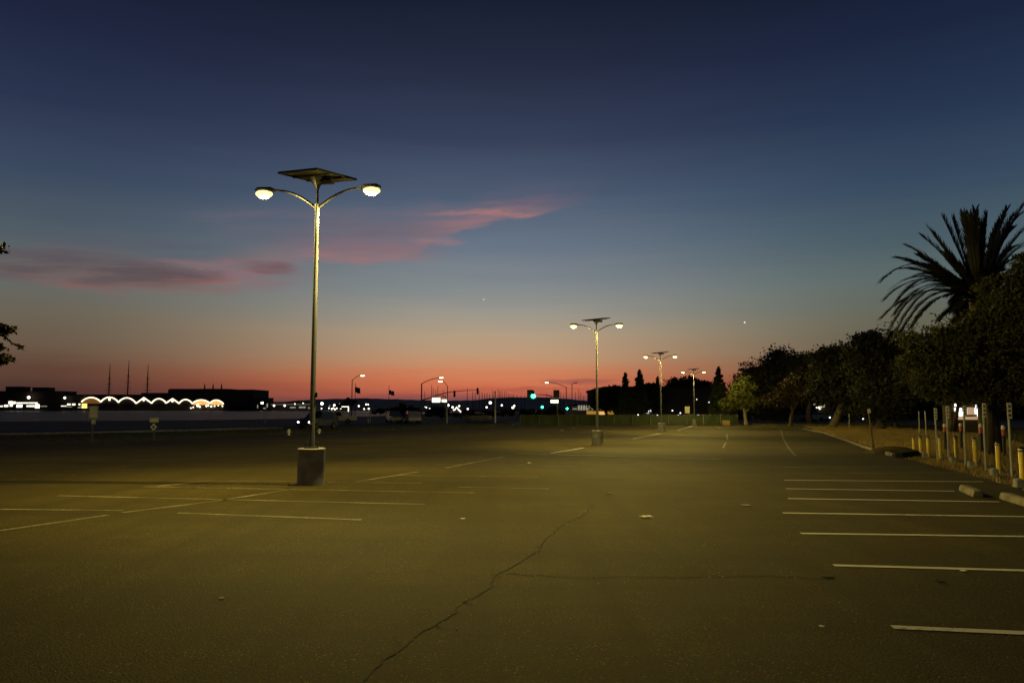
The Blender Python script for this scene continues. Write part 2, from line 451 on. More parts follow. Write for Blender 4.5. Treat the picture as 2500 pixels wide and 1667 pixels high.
# water
wm = bpy.data.materials.new('estuary_water'); wm.use_nodes = True
t = NT(wm.node_tree); b = t.n['Principled BSDF']
P = t.node('ShaderNodeNewGeometry').outputs['Position']
b.inputs['Base Color'].default_value = (.012, .016, .02, 1); b.inputs['Roughness'].default_value = .30; b.inputs['IOR'].default_value = 1.33; b.inputs['Specular IOR Level'].default_value = .02
bn = t.node('ShaderNodeBump'); bn.inputs['Strength'].default_value = .9; bn.inputs['Distance'].default_value = 1.6
t.put(bn.inputs['Height'], t.noise(P, .35, 5, .65)); t.put(b.inputs['Normal'], bn.outputs[0])
struct('water', grid([-9000, -3000, -1000, -300, -100, 0, 100, 200, 1000], [100, 200, 400, 700, 892], lambda x, y: -.72), wm)

def strip(L, Rr, nsub, ncol, dz, zf=lot_z):
    """sheet between two polylines (equal point counts)"""
    m = MB(); rows = []
    for i in range(len(L) - 1):
        for k in range(nsub):
            f = k / nsub; rows.append((Vector(L[i]).lerp(Vector(L[i + 1]), f), Vector(Rr[i]).lerp(Vector(Rr[i + 1]), f)))
    rows.append((Vector(L[-1]), Vector(Rr[-1])))
    for a, c in rows:
        for k in range(ncol + 1):
            p = a.lerp(c, k / ncol); m.v.append((p.x, p.y, zf(p.x, p.y) + dz))
    n = ncol + 1
    m.f = [(j * n + i, j * n + i + 1, (j + 1) * n + i + 1, (j + 1) * n + i) for j in range(len(rows) - 1) for i in range(ncol)]
    return m
# parking lot: rows of y with a left and a right edge
lotL = [gp(-900, 1100), gp(0, 1086), gp(224, 1082), gp(375, 1075), gp(660, 1061), gp(950, 1050), gp(1268, 1041), gp(1500, 1038.5), gp(1790, 1037)]
lotR = [gp(2005, 1056), gp(2070, 1078), gp(2130, 1100), gp(2180, 1112), gp(2290, 1140), gp(2400, 1168), gp(2500, 1196), gp(2600, 1232)]
def interp(pts, y):
    pts = sorted(pts, key=lambda p: p[1])
    if y <= pts[0][1]: return pts[0][0]
    for a, c in zip(pts, pts[1:]):
        if y <= c[1]: return a[0] + (c[0] - a[0]) * (y - a[1]) / (c[1] - a[1])
    return pts[-1][0]
leftpts = [(-70, -20), (-70, 28)] + [(p.x, p.y) for p in lotL]
rightpts = [(p.x, p.y) for p in lotR] + [(8.6, -20), (8.6, 9)]
rightpts += [(gp(1900, 1044).x, gp(1900, 1044).y), (gp(1850, 1038).x, gp(1850, 1038).y)]
yy = [-18 + k * 1.0 for k in range(0, 120) if -18 + k < lotL[-1].y]
struct('parking_lot', strip([(interp(leftpts, y), y, 0) for y in yy], [(max(interp(leftpts, y) + .5, interp(rightpts, y)), y, 0) for y in yy], 1, 40, 0.), M_LOT)
# road beyond the verge and its kerb
rn = [gp(-700, 1076), gp(0, 1061), gp(230, 1057), gp(690, 1045), gp(1000, 1036.5), gp(1262, 1033)]
rf = [p + Vector((-3, 13 if i < 4 else 20, 0)) for i, p in enumerate(rn)]
struct('road', strip(rn, rf, 14, 8, -.012), M_ROAD)
def kerb(path, h, wd, dz=-.04):
    m = MB(); pts = []
    for a, c in zip(path, path[1:]):
        n = max(2, int((c - a).length / 2.))
        pts += [a.lerp(c, k / n) for k in range(n)]
    pts.append(path[-1])
    vs, fs = [], []
    for i, p in enumerate(pts):
        t = (pts[min(i + 1, len(pts) - 1)] - pts[max(0, i - 1)]); t.z = 0; t.normalize(); nrm = Vector((-t.y, t.x, 0)) * wd / 2
        z = lot_z(p.x, p.y)
        jig = random.uniform(-.008, .008)
        for q, zz in ((p - nrm, z + dz), (p - nrm * .85, z + h + jig), (p + nrm * .85, z + h + jig), (p + nrm, z + dz)): vs.append((q.x, q.y, zz))
    for i in range(len(pts) - 1):
        for k in range(3): fs.append((i * 4 + k, i * 4 + k + 1, i * 4 + 5 + k, i * 4 + 4 + k))
    fs += [(0, 1, 2, 3), tuple((len(pts) - 1) * 4 + k for k in (3, 2, 1, 0))]
    return m.add(vs, fs)
struct('road_kerb', kerb(rn[:4], .14, .22), M_CONC)
struct('verge_kerb', kerb([gp(2136, 1099), gp(2120, 1094), gp(2070, 1076), gp(2005, 1055), gp(1960, 1047)], .06, .12), M_CONCD)

# hills far across the bay
prof = [(560, 998), (650, 984), (720, 978), (790, 974), (900, 972), (990, 975), (1080, 978), (1150, 977), (1200, 972), (1245, 969.5), (1330, 969.5), (1390, 974), (1450, 980), (1530, 984), (1650, 987), (1850, 998)]
hm = MB(); cols = []
px = prof[0][0]
while px <= prof[-1][0]:
    for a, c in zip(prof, prof[1:]):
        if a[0] <= px <= c[0]: y0 = a[1] + (c[1] - a[1]) * (px - a[0]) / (c[0] - a[0])
    crest = at(px, y0 + random.uniform(-.5, .5), 2600)
    fx = (px - CX) / F
    col = [(fx * 2000, 2000, .2)]
    for k in (.25, .5, .75): col.append((fx * (2000 + 600 * k), 2000 + 600 * k, .2 + (crest.z) * (k ** 1.2) * random.uniform(.92, 1.02)))
    col += [tuple(crest), (fx * 3100, 3100, 0)]
    cols.append(col); px += 12
k = len(cols[0])
hm.v = [p for c in cols for p in c]
hm.f = [(i * k + j, (i + 1) * k + j, (i + 1) * k + j + 1, i * k + j + 1) for i in range(len(cols) - 1) for j in range(k - 1)]
struct('hills', hm, M_HILL)

# ---- painted lines on the lot
def stripe(a, c, wd, m, name='painted_line', dz=.005):
    a, c = Vector((a.x, a.y, 0)), Vector((c.x, c.y, 0))
    t = (c - a).normalized(); nrm = Vector((-t.y, t.x, 0)) * wd / 2
    n = max(1, int((c - a).length / .8)); mb = MB()
    for k in range(n + 1):
        p = a.lerp(c, k / n); w1 = random.uniform(.94, 1.04)
        for q in (p - nrm * w1, p + nrm * w1): mb.v.append((q.x, q.y, lot_z(q.x, q.y) + dz))
    mb.f = [(2 * k, 2 * k + 2, 2 * k + 3, 2 * k + 1) for k in range(n)]
    return struct(name, mb, m)
new = [((2178, 1531), (2620, 1551)), ((2035, 1380), (2620, 1396)), ((1955, 1302), (2600, 1311)), ((1911, 1252), (2520, 1261.5)), ((1924, 1217), (2440, 1225)), ((1919, 1193), (2330, 1199)),
       ((1914, 1172), (2400, 1176)), ((1914, 1155), (2370, 1155)), ((1914, 1141), (2260, 1139))]
for i, (a, c) in enumerate(new): stripe(gp(*a), gp(*c), .10, M_PAINT if i < 7 else M_PAINT_OLD)
old = [((435, 1252), (882, 1269)), ((143, 1210), (1037, 1231)), ((350, 1188), (1160, 1203)), ((520, 1174), (730, 1175)), ((800, 1177), (1030, 1179)), ((960, 1160), (1314, 1164)),
       ((920, 1120), (1035, 1122)), ((-150, 1173), (40, 1173)), ((215, 1147), (330, 1147)), ((60, 1160), (185, 1160)), ((470, 1133), (640, 1134)), ((1060, 1133), (1280, 1136)), ((1310, 1137), (1412, 1138)), ((860, 1108), (1010, 1108)), ((1120, 1189), (1340, 1193)),
       ((0, 1243), (300, 1246)), ((1910, 1096), (2095, 1087)), ((1960, 1092), (2110, 1084)), ((1100, 1096), (1290, 1097)), ((1480, 1080), (1590, 1080)), ((1560, 1072), (1640, 1072)), ((1640, 1055), (1730, 1056))]
for a, c in old: stripe(gp(*a), gp(*c), .09, M_PAINT_OLD)
for a, c, m_ in (((-60, 1304), (265, 1257), M_PAINT_OLD), ((300, 1251), (520, 1224), M_PAINT_OLD), ((520, 1224), (720, 1193), M_PAINT_OLD), ((385, 1187), (520, 1172), M_PAINT_OLD), ((868, 1176), (1020, 1152), M_PAINT_OLD), ((1090, 1142), (1235, 1114), M_PAINT_OLD),
                 ((1345, 1106), (1425, 1093), M_PAINT), ((1545, 1071), (1612, 1058), M_PAINT), ((1655, 1050), (1690, 1040), M_PAINT), ((1745, 1040), (1762, 1047), M_PAINT_OLD)):
    stripe(gp(*a), gp(*c), .11, m_)
for a, c in (((1765, 1093), (1772, 1080)), ((1776, 1072), (1774, 1060)), ((1906, 1048), (1912, 1070)), ((1912, 1070), (1926, 1094)), ((1926, 1094), (1942, 1112))):
    stripe(gp(*a), gp(*c), .10, M_PAINT_FAINT)
# concrete drain pan across the aisle
stripe(gp(1255, 1107), gp(1500, 1113.5), .34, mat('drain_pan_concrete', (.17, .15, .12), .8, var=.3, vscale=2), 'drain_strip', .007)
stripe(gp(1500, 1113.5), gp(1760, 1121), .20, mat('drain_pan_old', (.10, .09, .075), .8, var=.3, vscale=2), 'drain_strip', .007)
# cracks in the asphalt
def crack(pts, w0, w1, seed):
    rr = random.Random(seed); P_ = [gp(*p) for p in pts]; q = []
    for a, c in zip(P_, P_[1:]):
        n = max(3, int((c - a).length / .035))
        q += [a.lerp(c, k / n) for k in range(n)]
    q.append(P_[-1])
    mb = MB(); off = 0.; chips = MB()
    for i, p in enumerate(q):
        off = off * .93 + rr.uniform(-.016, .016)
        t = (q[min(i + 1, len(q) - 1)] - q[max(0, i - 1)]); t.z = 0; t.normalize(); nrm = Vector((-t.y, t.x, 0))
        f = i / (len(q) - 1); wd = (w0 + (w1 - w0) * f) * (.25 if seed == 8 and math.sin(i * .021) + .6 * math.sin(i * .053) < -.15 else .8 if seed == 8 else 1) * (.45 + .5 * abs(math.sin(i * .05 + seed)) * rr.uniform(.6, 1) + rr.uniform(0, .35))
        c = p + nrm * off
        for s_ in (-.5, .5):
            r_ = c + nrm * wd * s_; mb.v.append((r_.x, r_.y, lot_z(r_.x, r_.y) + .0045))
        if rr.random() < .13:
            cc = c + nrm * rr.choice((-1, 1)) * rr.uniform(.004, .06); sz = rr.uniform(.0025, .0065)
            chips.box((cc.x, cc.y, lot_z(0, cc.y) + .004 + sz * .3), (sz * 2, sz * 1.6, sz), rr.uniform(0, 3), rr.uniform(-.4, .4))
    mb.f = [(2 * k, 2 * k + 2, 2 * k + 3, 2 * k + 1) for k in range(len(q) - 1)]
    struct('crack', mb, M_CRACK)
    o = link('gravel', chips, M_CHIP, None, False); tag(o, 'loose pale grit along the crack in the asphalt', 'gravel', kind='stuff')
crack([(870, 1690), (885, 1667), (905, 1645), (945, 1620), (985, 1580), (1030, 1545), (1060, 1525), (1100, 1500), (1130, 1470), (1170, 1455), (1215, 1410), (1245, 1385), (1290, 1355), (1340, 1310), (1375, 1282), (1420, 1258), (1450, 1232)], .022, .017, 3)
crack([(1242, 1398), (1300, 1403), (1350, 1405), (1450, 1409), (1530, 1408), (1600, 1410), (1750, 1409), (1900, 1407), (1980, 1412), (2040, 1410)], .026, .026, 8)
for i_, br_ in enumerate(([(1060, 1525), (1080, 1534), (1112, 1532)], [(1215, 1410), (1200, 1398), (1194, 1379)], [(985, 1580), (972, 1566), (968, 1552)], [(1130, 1470), (1152, 1478), (1188, 1475)], [(1340, 1310), (1364, 1313), (1380, 1309)], [(1450, 1409), (1470, 1420), (1478, 1436)], [(1750, 1409), (1762, 1398), (1790, 1393)]  )):
    crack(br_, .012, .004, 20 + i_)
crack([(1730, 1325), (1722, 1338), (1719, 1352)], .008, .006, 5)
crack([(1110, 1182), (1180, 1165), (1240, 1150), (1300, 1138)], .03, .03, 4)

# ------------------------------------------------------------------ solar street lamps
ies = bpy.data.texts.new('area_light.ies')
VA = [0, 10, 20, 30, 40, 50, 55, 60, 65, 70, 75, 80, 85, 90, 100, 120, 180]
CD = [310, 330, 440, 600, 780, 860, 820, 660, 560, 780, 1250, 1400, 950, 300, 30, 8, 5]
ies.write('IESNA:LM-63-1995\n[TEST] area light\nTILT=NONE\n1 1000 1 %d 1 1 2 0 0 0\n1 1 1\n%s\n0\n%s\n' % (len(VA), ' '.join(map(str, VA)), ' '.join(map(str, CD))))
LAMP_POWER = 42.0
def lamp_light(name, loc, parent, power, col):
    L = bpy.data.lights.new(name, 'POINT'); L.energy = power; L.color = col; L.shadow_soft_size = .06; L.use_nodes = True
    t = NT(L.node_tree); em = t.n['Emission']
    ie = t.node('ShaderNodeTexIES', mode='INTERNAL'); ie.ies = ies
    t.l.new(ie.outputs[0], em.inputs['Strength'])
    o = bpy.data.objects.new(name, L); COL.objects.link(o); o.location = loc; o.parent = parent; o.rotation_euler = (0, R(-9), 0)
    return o
ARM = 1.22
def build_solar_lamp():
    T = thing('solar_street_lamp', '', 'street lamp')
    b_ = MB().lathe([(.283, -.05), (.285, .70), (.292, .71), (.292, .755), (.275, .77)], 28)
    base = link('concrete_base', b_, M_CONC, T)
    pl = MB().box((0, 0, .785), (.30, .30, .03), .3)
    for k in range(4):
        a = .3 + math.pi / 4 + k * math.pi / 2
        pl.lathe([(.014, 0), (.014, .075), (.022, .076), (.022, .10)], 8, (.17 * math.cos(a), .17 * math.sin(a), .795))
    link('anchor_plate', pl, M_DARK, T)
    pole = MB().lathe([(.060, .80), (.056, 2.2), (.049, 4.2), (.043, 5.95), (.050, 5.96), (.050, 6.06), (.030, 6.08), (.026, 6.48)], 16)
    link('pole', pole, M_STEEL, T)
    hb = MB().box((.0, -.074, 1.18), (.075, .02, .2), bev=.006)
    link('handhole_cover', hb, M_STEEL, T)
    sb = MB().box((.085, 0, 1.9), (.05, .07, .11), bev=.008)
    link('sensor_box', sb, M_DARK, T)
    for s in (-1, 1):
        path = []
        for k in range(13):
            f = k / 12
            path.append((s * (.04 + (ARM - .34) * f), 0, 6.0 + .40 * (1 - (1 - f) ** 1.9)))
        arm = link('arm', MB().tube(path, [.030 - .009 * k / 12 for k in range(13)], 10), M_ARM, T)
        x0 = s * (ARM - .30)
        hd = MB().tube([(x0 - s * .04, 0, 6.40), (x0 + s * .06, 0, 6.405), (x0 + s * .14, 0, 6.425), (x0 + s * .42, 0, 6.43), (x0 + s * .50, 0, 6.425)], [.028, .04, .085, .085, .03], 12)
        for i, q in enumerate(hd.v): hd.v[i] = (q[0], q[1] * 1.5, 6.41 + (q[2] - 6.41) * .7)
        head = link('lamp_head', hd, M_STEEL, T)
        ln = MB().ball((x0 + s * .30, 0, 6.335), (.19, .14, .085), 18, 10)
        lens = link('lens', ln, G_LENS, head)
        link('led_core', MB().ball((x0 + s * .30, 0, 6.305), (.14, .11, .075), 14, 8), G_LAMP, lens)
        lamp_light('lamp_light', (x0 + s * .30, 0, 6.165), head, LAMP_POWER * (1.15 if s > 0 else .36), (1., .75, .17))
    br = MB().lathe([(.034, 6.40), (.06, 6.47), (.17, 6.60), (.24, 6.645)], 4)
    br.box((.16, .05, 6.60), (.34, .26, .09), bev=.01)
    link('panel_bracket', br, M_DARK, T)
    return T

def build_panel(T, a, b_, rot):
    s = .60
    M = Matrix.Translation((0, 0, 6.70)) @ Matrix(((1, 0, 0, 0), (0, 1, 0, 0), (a, b_, 1, 0), (0, 0, 0, 1))) @ Matrix.Rotation(rot, 4, 'Z')
    fr = MB()
    for k in range(4):
        fr.box(((s - .02) if k == 0 else -(s - .02) if k == 1 else 0, (s - .02) if k == 2 else -(s - .02) if k == 3 else 0, 0),
               (.04, 2 * s, .045) if k < 2 else (2 * s - .08, .04, .045))
    for x in (-.2, .2): fr.box((x, 0, -.035), (.045, 2 * s - .1, .03))
    pn = MB().box((0, 0, .003), (2 * s - .08, 2 * s - .08, .022))
    gl = MB().box((0, 0, .0185), (2 * s - .09, 2 * s - .09, .005))
    for m_ in (fr, pn, gl): m_.v = [tuple(M @ Vector(q)) for q in m_.v]
    o = link('solar_panel', pn, M_PANELB, T, False)
    link('frame', fr, M_DARK, o, False); link('cell_sheet', gl, M_PANEL, o, False)

lamps = [(765, 16.55), (1457, 41.1), (1612.5, 65.0), (1693, 91.0)]
labs = ['tallest looking solar lamp with two bright heads, closest to camera on round concrete base',
        'second solar lamp along the row, two heads lit, standing before the green fence',
        'third solar lamp along the row, just left of the sunset gap and dark conifers',
        'farthest and smallest solar lamp of the row, standing against the green fence']
labs[2] = 'third solar lamp along the row, standing right of the two dark conifers'
proto = build_solar_lamp()
LT = []
for i, (px_, Y_) in enumerate(lamps):
    T = proto if i == 0 else copy_tree(proto)
    LT.append(T)
for i, (px_, Y_) in enumerate(lamps):
    T = LT[i]; x = (px_ - CX) / F * Y_ * (1.0)
    if i == 0:
        T.location = (x, Y_, lot_z(0, Y_))
    else:
        T.location = (x, Y_, lot_z(0, Y_))
    T.rotation_euler = (0, 0, R(-6))
    tag(T, labs[i], 'street lamp', 'solar street lamps along the parking row')
    build_panel(T, *((-.055, .10, R(64)) if i == 0 else (.085, .09, R(70))))

# ------------------------------------------------------------------ vegetation
def rot_rand(n):
    a = RNG.normal(size=(n, 3)); a /= np.linalg.norm(a, axis=1)[:, None]
    b = RNG.normal(size=(n, 3)); b -= a * (a * b).sum(1)[:, None]; b /= np.linalg.norm(b, axis=1)[:, None]
    return a, b
def leaf_mesh(pos, size, long=1.9, droop=0.):
    n = len(pos); a, b = rot_rand(n)
    if droop: a[:, 2] -= droop; a /= np.linalg.norm(a, axis=1)[:, None]
    sc = (size * RNG.uniform(.6, 1.3, n))[:, None]
    A, B = a * sc * long * .5, b * sc * .5
    V = np.stack([pos - A, pos + B * .9 - A * .1, pos + A, pos - B * .9 - A * .1], 1).reshape(-1, 3)
    m = MB(); m.v = V.tolist(); m.f = [(4 * i, 4 * i + 1, 4 * i + 2, 4 * i + 3) for i in range(n)]
    return m
def lobes_points(lobes, n, clump, per=40):
    """lobes: list of (centre, (rx, ry, rz)); leaves gathered in clumps toward the outside"""
    vol = np.array([l[1][0] * l[1][2] for l in lobes]); vol /= vol.sum(); out_ = []
    for (c, r), f in zip(lobes, vol):
        k = max(6, int(n * f / per))
        d = RNG.normal(size=(k, 3)); d /= np.linalg.norm(d, axis=1)[:, None]
        bump = np.zeros(k)
        for _ in range(9):
            q = RNG.normal(size=3); q /= np.linalg.norm(q)
            bump += np.clip((d @ q - .55) / .45, 0, 1) * RNG.uniform(-.35, .75)
        cc = np.array(c) + d * ((RNG.uniform(.1, 1, k) ** .45) * (.82 + bump))[:, None] * np.array(r)
        o = RNG.normal(size=(k * per, 3)); o /= np.linalg.norm(o, axis=1)[:, None]
        o *= (RNG.uniform(0, 1, k * per) ** .5)[:, None] * 1.9 * clump
        p = np.repeat(cc, per, 0) + o * RNG.uniform(.35, 1.5, (k, 1)).repeat(per, 0) * np.array([1.15, 1.15, .6])
        out_.append(p)
    return np.concatenate(out_)
def tree(name, label, base, Y, lobes_px, n, leaf, clump, mleaf=None, mbark=None, tr=.2, depth=1., fork=None, group=None, droop=0., cat='tree', rag=0):
    """base: (px, py) of the foot; lobes in pixels at depth Y (px, py, rx, ry)"""
    foot = at(base[0], base[1], Y); foot.z = land_z(foot.x, foot.y) - .03
    T = thing(name, label, cat, foot, 0, group)
    k = Y / F; lobes = []
    for (px, py, rx, ry) in lobes_px:
        c = at(px, py, Y + random.uniform(-.4, .4) * rx * k * depth) - foot
        lobes.append((c, (rx * k, rx * k * depth, ry * k)))
        for _ in range(rag):
            a = random.uniform(-.5, math.pi + .5); q = random.uniform(.85, 1.3); g = random.uniform(.14, .34)
            lobes.append((c + Vector((math.cos(a) * rx * k * q, random.uniform(-.5, .5) * rx * k, math.sin(a) * ry * k * q)), (rx * k * g * 1.2, rx * k * g, ry * k * g * .7)))
    cr = leaf_mesh(lobes_points(lobes, n, clump), leaf, 1.9, droop)
    link('crown', cr, mleaf or M_LEAF, T, False)
    top = sum((l[0] for l in lobes), Vector()) / len(lobes)
    fk = at(*fork, Y) - foot if fork else Vector((top.x * .4, top.y * .4, max(.8, top.z * .45)))
    tk = MB().tube([(0, 0, -.1), fk * .15 + Vector((0, 0, .05)), fk * .5 + Vector((random.uniform(-.1, .1), 0, 0)), fk], [tr * 1.5, tr * 1.15, tr, tr * .8], 10)
    for c, r in lobes[::max(1, rag + 1)]:
        mid_ = fk.lerp(c, .5) + Vector((random.uniform(-.2, .2), random.uniform(-.2, .2), random.uniform(0, .3)))
        tk.tube([fk * .96, mid_, c, c + Vector((0, 0, r[2] * .5))], [tr * .62, tr * .4, tr * .22, tr * .06], 7)
    link('trunk', tk, mbark or M_BARKD, T)
    return T
def conifer(label, px, base_y, top_y, wpx, Y, n=2600, group=None, seed=1, lean=0):
    rr = np.random.default_rng(seed)
    foot = at(px, base_y, Y); foot.z = land_z(foot.x, foot.y) - .03
    top = at(px + lean, top_y, Y).z - foot.z; rad = wpx / 2 / F * Y
    T = thing('conifer_tree', label, 'tree', foot, 0, group)
    P_ = []; m = MB(); br = MB().tube([(0, 0, -.1), (0, 0, top * .5), (0, 0, top * .98)], [.22, .13, .02], 8)
    nb = 150; V = []
    for i in range(nb):
        f = (i + rr.uniform(0, 1)) / nb; z = top * (.10 + .9 * f)
        L = rad * ((1 - f) ** .8 + .03) * rr.uniform(.6, 1.15); w_ = rr.uniform(0, 2 * math.pi)
        d = np.array([math.cos(w_), math.sin(w_)])
        k = max(6, int(n / nb * (.4 + 1.2 * (1 - f))))
        s_ = rr.uniform(.1, 1, k)
        zz = z + L * .25 * s_ - L * .45 * s_ ** 2 + rr.normal(size=k) * .06 * (1 + L * .3)
        pp = np.stack([d[0] * L * s_ + rr.normal(size=k) * .12 * L * s_, d[1] * L * s_ + rr.normal(size=k) * .12 * L * s_, zz], 1)
        V.append(pp)
    link('crown', leaf_mesh(np.concatenate(V), .030 * top + .06, 2.0, .3), M_NEEDLE, T, False)
    link('trunk', br, M_BARKD, T)
    return T

# far-off trees around the dark hall
conifer('pointed dark conifer left of the two that stand before the long dark hall', 1528, 1040, 911, 62, 130, seed=3)
conifer('tall pointed dark conifer, right hand one of the pair before the long dark hall', 1563, 1040, 904, 66, 133, seed=5)
conifer('small conifer tip showing just left of the third solar lamp pole', 1607, 1040, 921, 30, 150, 1200, seed=9)
conifer('broad dark conifer right of the farthest solar lamp', 1757, 1042, 898, 66, 118, 3600, seed=12)
conifer('slim conifer spire rising above the dark tree mass', 2056, 1040, 848, 46, 120, 1800, seed=14)
tree('round_tree', 'low rounded dark tree above the hall roof, between the third and fourth lamps', (1660, 1030), 190, [(1655, 950, 22, 20), (1680, 945, 20, 20), (1640, 958, 18, 14)], 8000, .4, .9, tr=.3)
tree('round_tree', 'small round dark tree above the hall roof, just right of the farthest lamp', (1720, 1030), 185, [(1720, 945, 13, 14), (1702, 955, 14, 12), (1735, 960, 12, 12)], 6000, .36, .8, tr=.3)
tree('round_tree', 'low bushy dark tree at the left end of the dark hall', (1480, 1035), 140, [(1478, 975, 22, 22), (1505, 965, 20, 24), (1462, 985, 14, 14)], 8000, .3, .6, tr=.25)
tree('round_tree', 'low dark tree between conifer pair and third solar lamp', (1590, 1036), 145, [(1588, 952, 18, 16), (1600, 965, 18, 20), (1575, 970, 16, 20)], 7000, .3, .6, tr=.25)
# lit tree beside the lot's end
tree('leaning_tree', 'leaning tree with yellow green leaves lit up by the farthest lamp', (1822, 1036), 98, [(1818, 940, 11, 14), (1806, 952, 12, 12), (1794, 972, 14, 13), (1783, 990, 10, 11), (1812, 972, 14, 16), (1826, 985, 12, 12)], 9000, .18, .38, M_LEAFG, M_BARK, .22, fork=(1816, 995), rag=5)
# the dark belt of trees on the right
tree('broad_tree', 'broad black tree with domed top behind the leaning lit tree', (1880, 1040), 112, [(1850, 930, 40, 36), (1895, 905, 44, 36), (1830, 960, 30, 34), (1930, 915, 36, 34), (1880, 970, 60, 40), (1925, 980, 40, 26), (1855, 1000, 26, 18), (1905, 1002, 26, 14)], 34000, .24, .75, tr=.45, rag=5)
tree('broad_tree', 'ragged black tree with sky showing through, right of the domed tree', (1975, 1040), 104, [(1955, 885, 22, 16), (1975, 895, 16, 18), (1960, 930, 30, 30), (1990, 950, 30, 30), (2000, 925, 24, 24)], 14000, .2, .5, tr=.35, rag=5)
tree('broad_tree', 'black tree with low branches coloured as if lit orange over the parked cars', (1930, 1042), 88, [(1950, 945, 26, 22), (1938, 958, 18, 14), (1975, 962, 22, 14), (1910, 975, 26, 18)], 12000, .18, .42, M_LEAFO, tr=.2, rag=5)
tree('leaning_tree', 'big black tree on a pale trunk leaning right beside the dry verge', (2032, 1046), 80, [(2030, 880, 36, 26), (2070, 900, 46, 40), (2020, 930, 40, 34), (2100, 945, 46, 40), (2060, 965, 44, 28), (2090, 998, 30, 16), (2005, 960, 20, 16)], 36000, .19, .5, mbark=M_BARK, tr=.34, fork=(2055, 985), rag=5)
tree('broad_tree', 'tallest black tree with knobbly top, left of the palm', (2150, 1050), 72, [(2110, 850, 26, 30), (2140, 845, 26, 32), (2175, 850, 30, 34), (2110, 900, 36, 40), (2160, 920, 46, 46), (2200, 900, 40, 50), (2130, 960, 46, 30), (2190, 975, 46, 24), (2130, 1000, 34, 18), (2185, 1008, 34, 18), (2235, 940, 30, 40)], 42000, .17, .45, tr=.4, rag=5)
tree('broad_tree', 'dark tree filling the gap behind the signposts and palm trunk', (2320, 1050), 62, [(2260, 900, 50, 60), (2320, 880, 60, 70), (2400, 900, 60, 70), (2480, 900, 50, 70), (2300, 960, 50, 24), (2440, 960, 50, 30)], 42000, .17, .45, tr=.2, rag=5)
# the spreading olive tree over the bollards
tree('spreading_tree', 'spreading olive green tree with drooping leaves above the yellow bollards', (2420, 1100), 29.5,
     [(2225, 835, 30, 20), (2215, 880, 20, 24), (2260, 870, 44, 44), (2310, 830, 50, 46), (2290, 925, 44, 44), (2360, 880, 60, 60), (2380, 815, 60, 56), (2445, 755, 46, 60), (2450, 850, 70, 80), (2520, 780, 60, 100), (2420, 945, 60, 36), (2500, 940, 50, 44), (2245, 925, 18, 22), (2270, 955, 20, 24), (2350, 955, 40, 26), (2510, 650, 40, 50), (2560, 860, 60, 90), (2492, 705, 40, 44)],
     70000, .075, .17, M_LEAFY, M_BARKD, .13, .8, fork=(2415, 975), droop=.6)
# tree beyond the left edge, twigs reaching into view
tree('overhanging_tree', 'leafy twigs of a tree reaching in from beyond the edge, beside the water view', (-330, 1250), 12.5,
     [(-60, 850, 48, 30), (-14, 850, 22, 22), (-30, 810, 34, 12), (10, 805, 14, 5), (-5, 880, 14, 4), (-160, 800, 100, 80), (-200, 700, 110, 80), (-300, 720, 130, 120), (-350, 850, 120, 100), (-60, 640, 50, 30), (-14, 606, 16, 3)],
     9000, .05, .06, M_LEAF, M_BARKD, .16, .8, fork=(-320, 900))
tw = [o for o in COL.objects if o.name.startswith('overhanging_tree')][0]
tp = MB(); ft = tw.location
pth = [at(x_, y_, 12.5) - ft for x_, y_ in ((-20, 810), (12, 822), (30, 838), (48, 848), (58, 850))]
tp.tube(pth, [.022, .016, .012, .009, .004], 6)
pp = np.array([tuple(pth[0].lerp(pth[2], random.random()) if random.random() < .4 else pth[2].lerp(pth[4], random.random() ** .6)) for _ in range(46)]) + RNG.normal(size=(46, 3)) * .02
lm = leaf_mesh(pp, .035, 2.2); tp.add(lm.v, lm.f)
link('twig', tp, M_LEAF, tw, False)

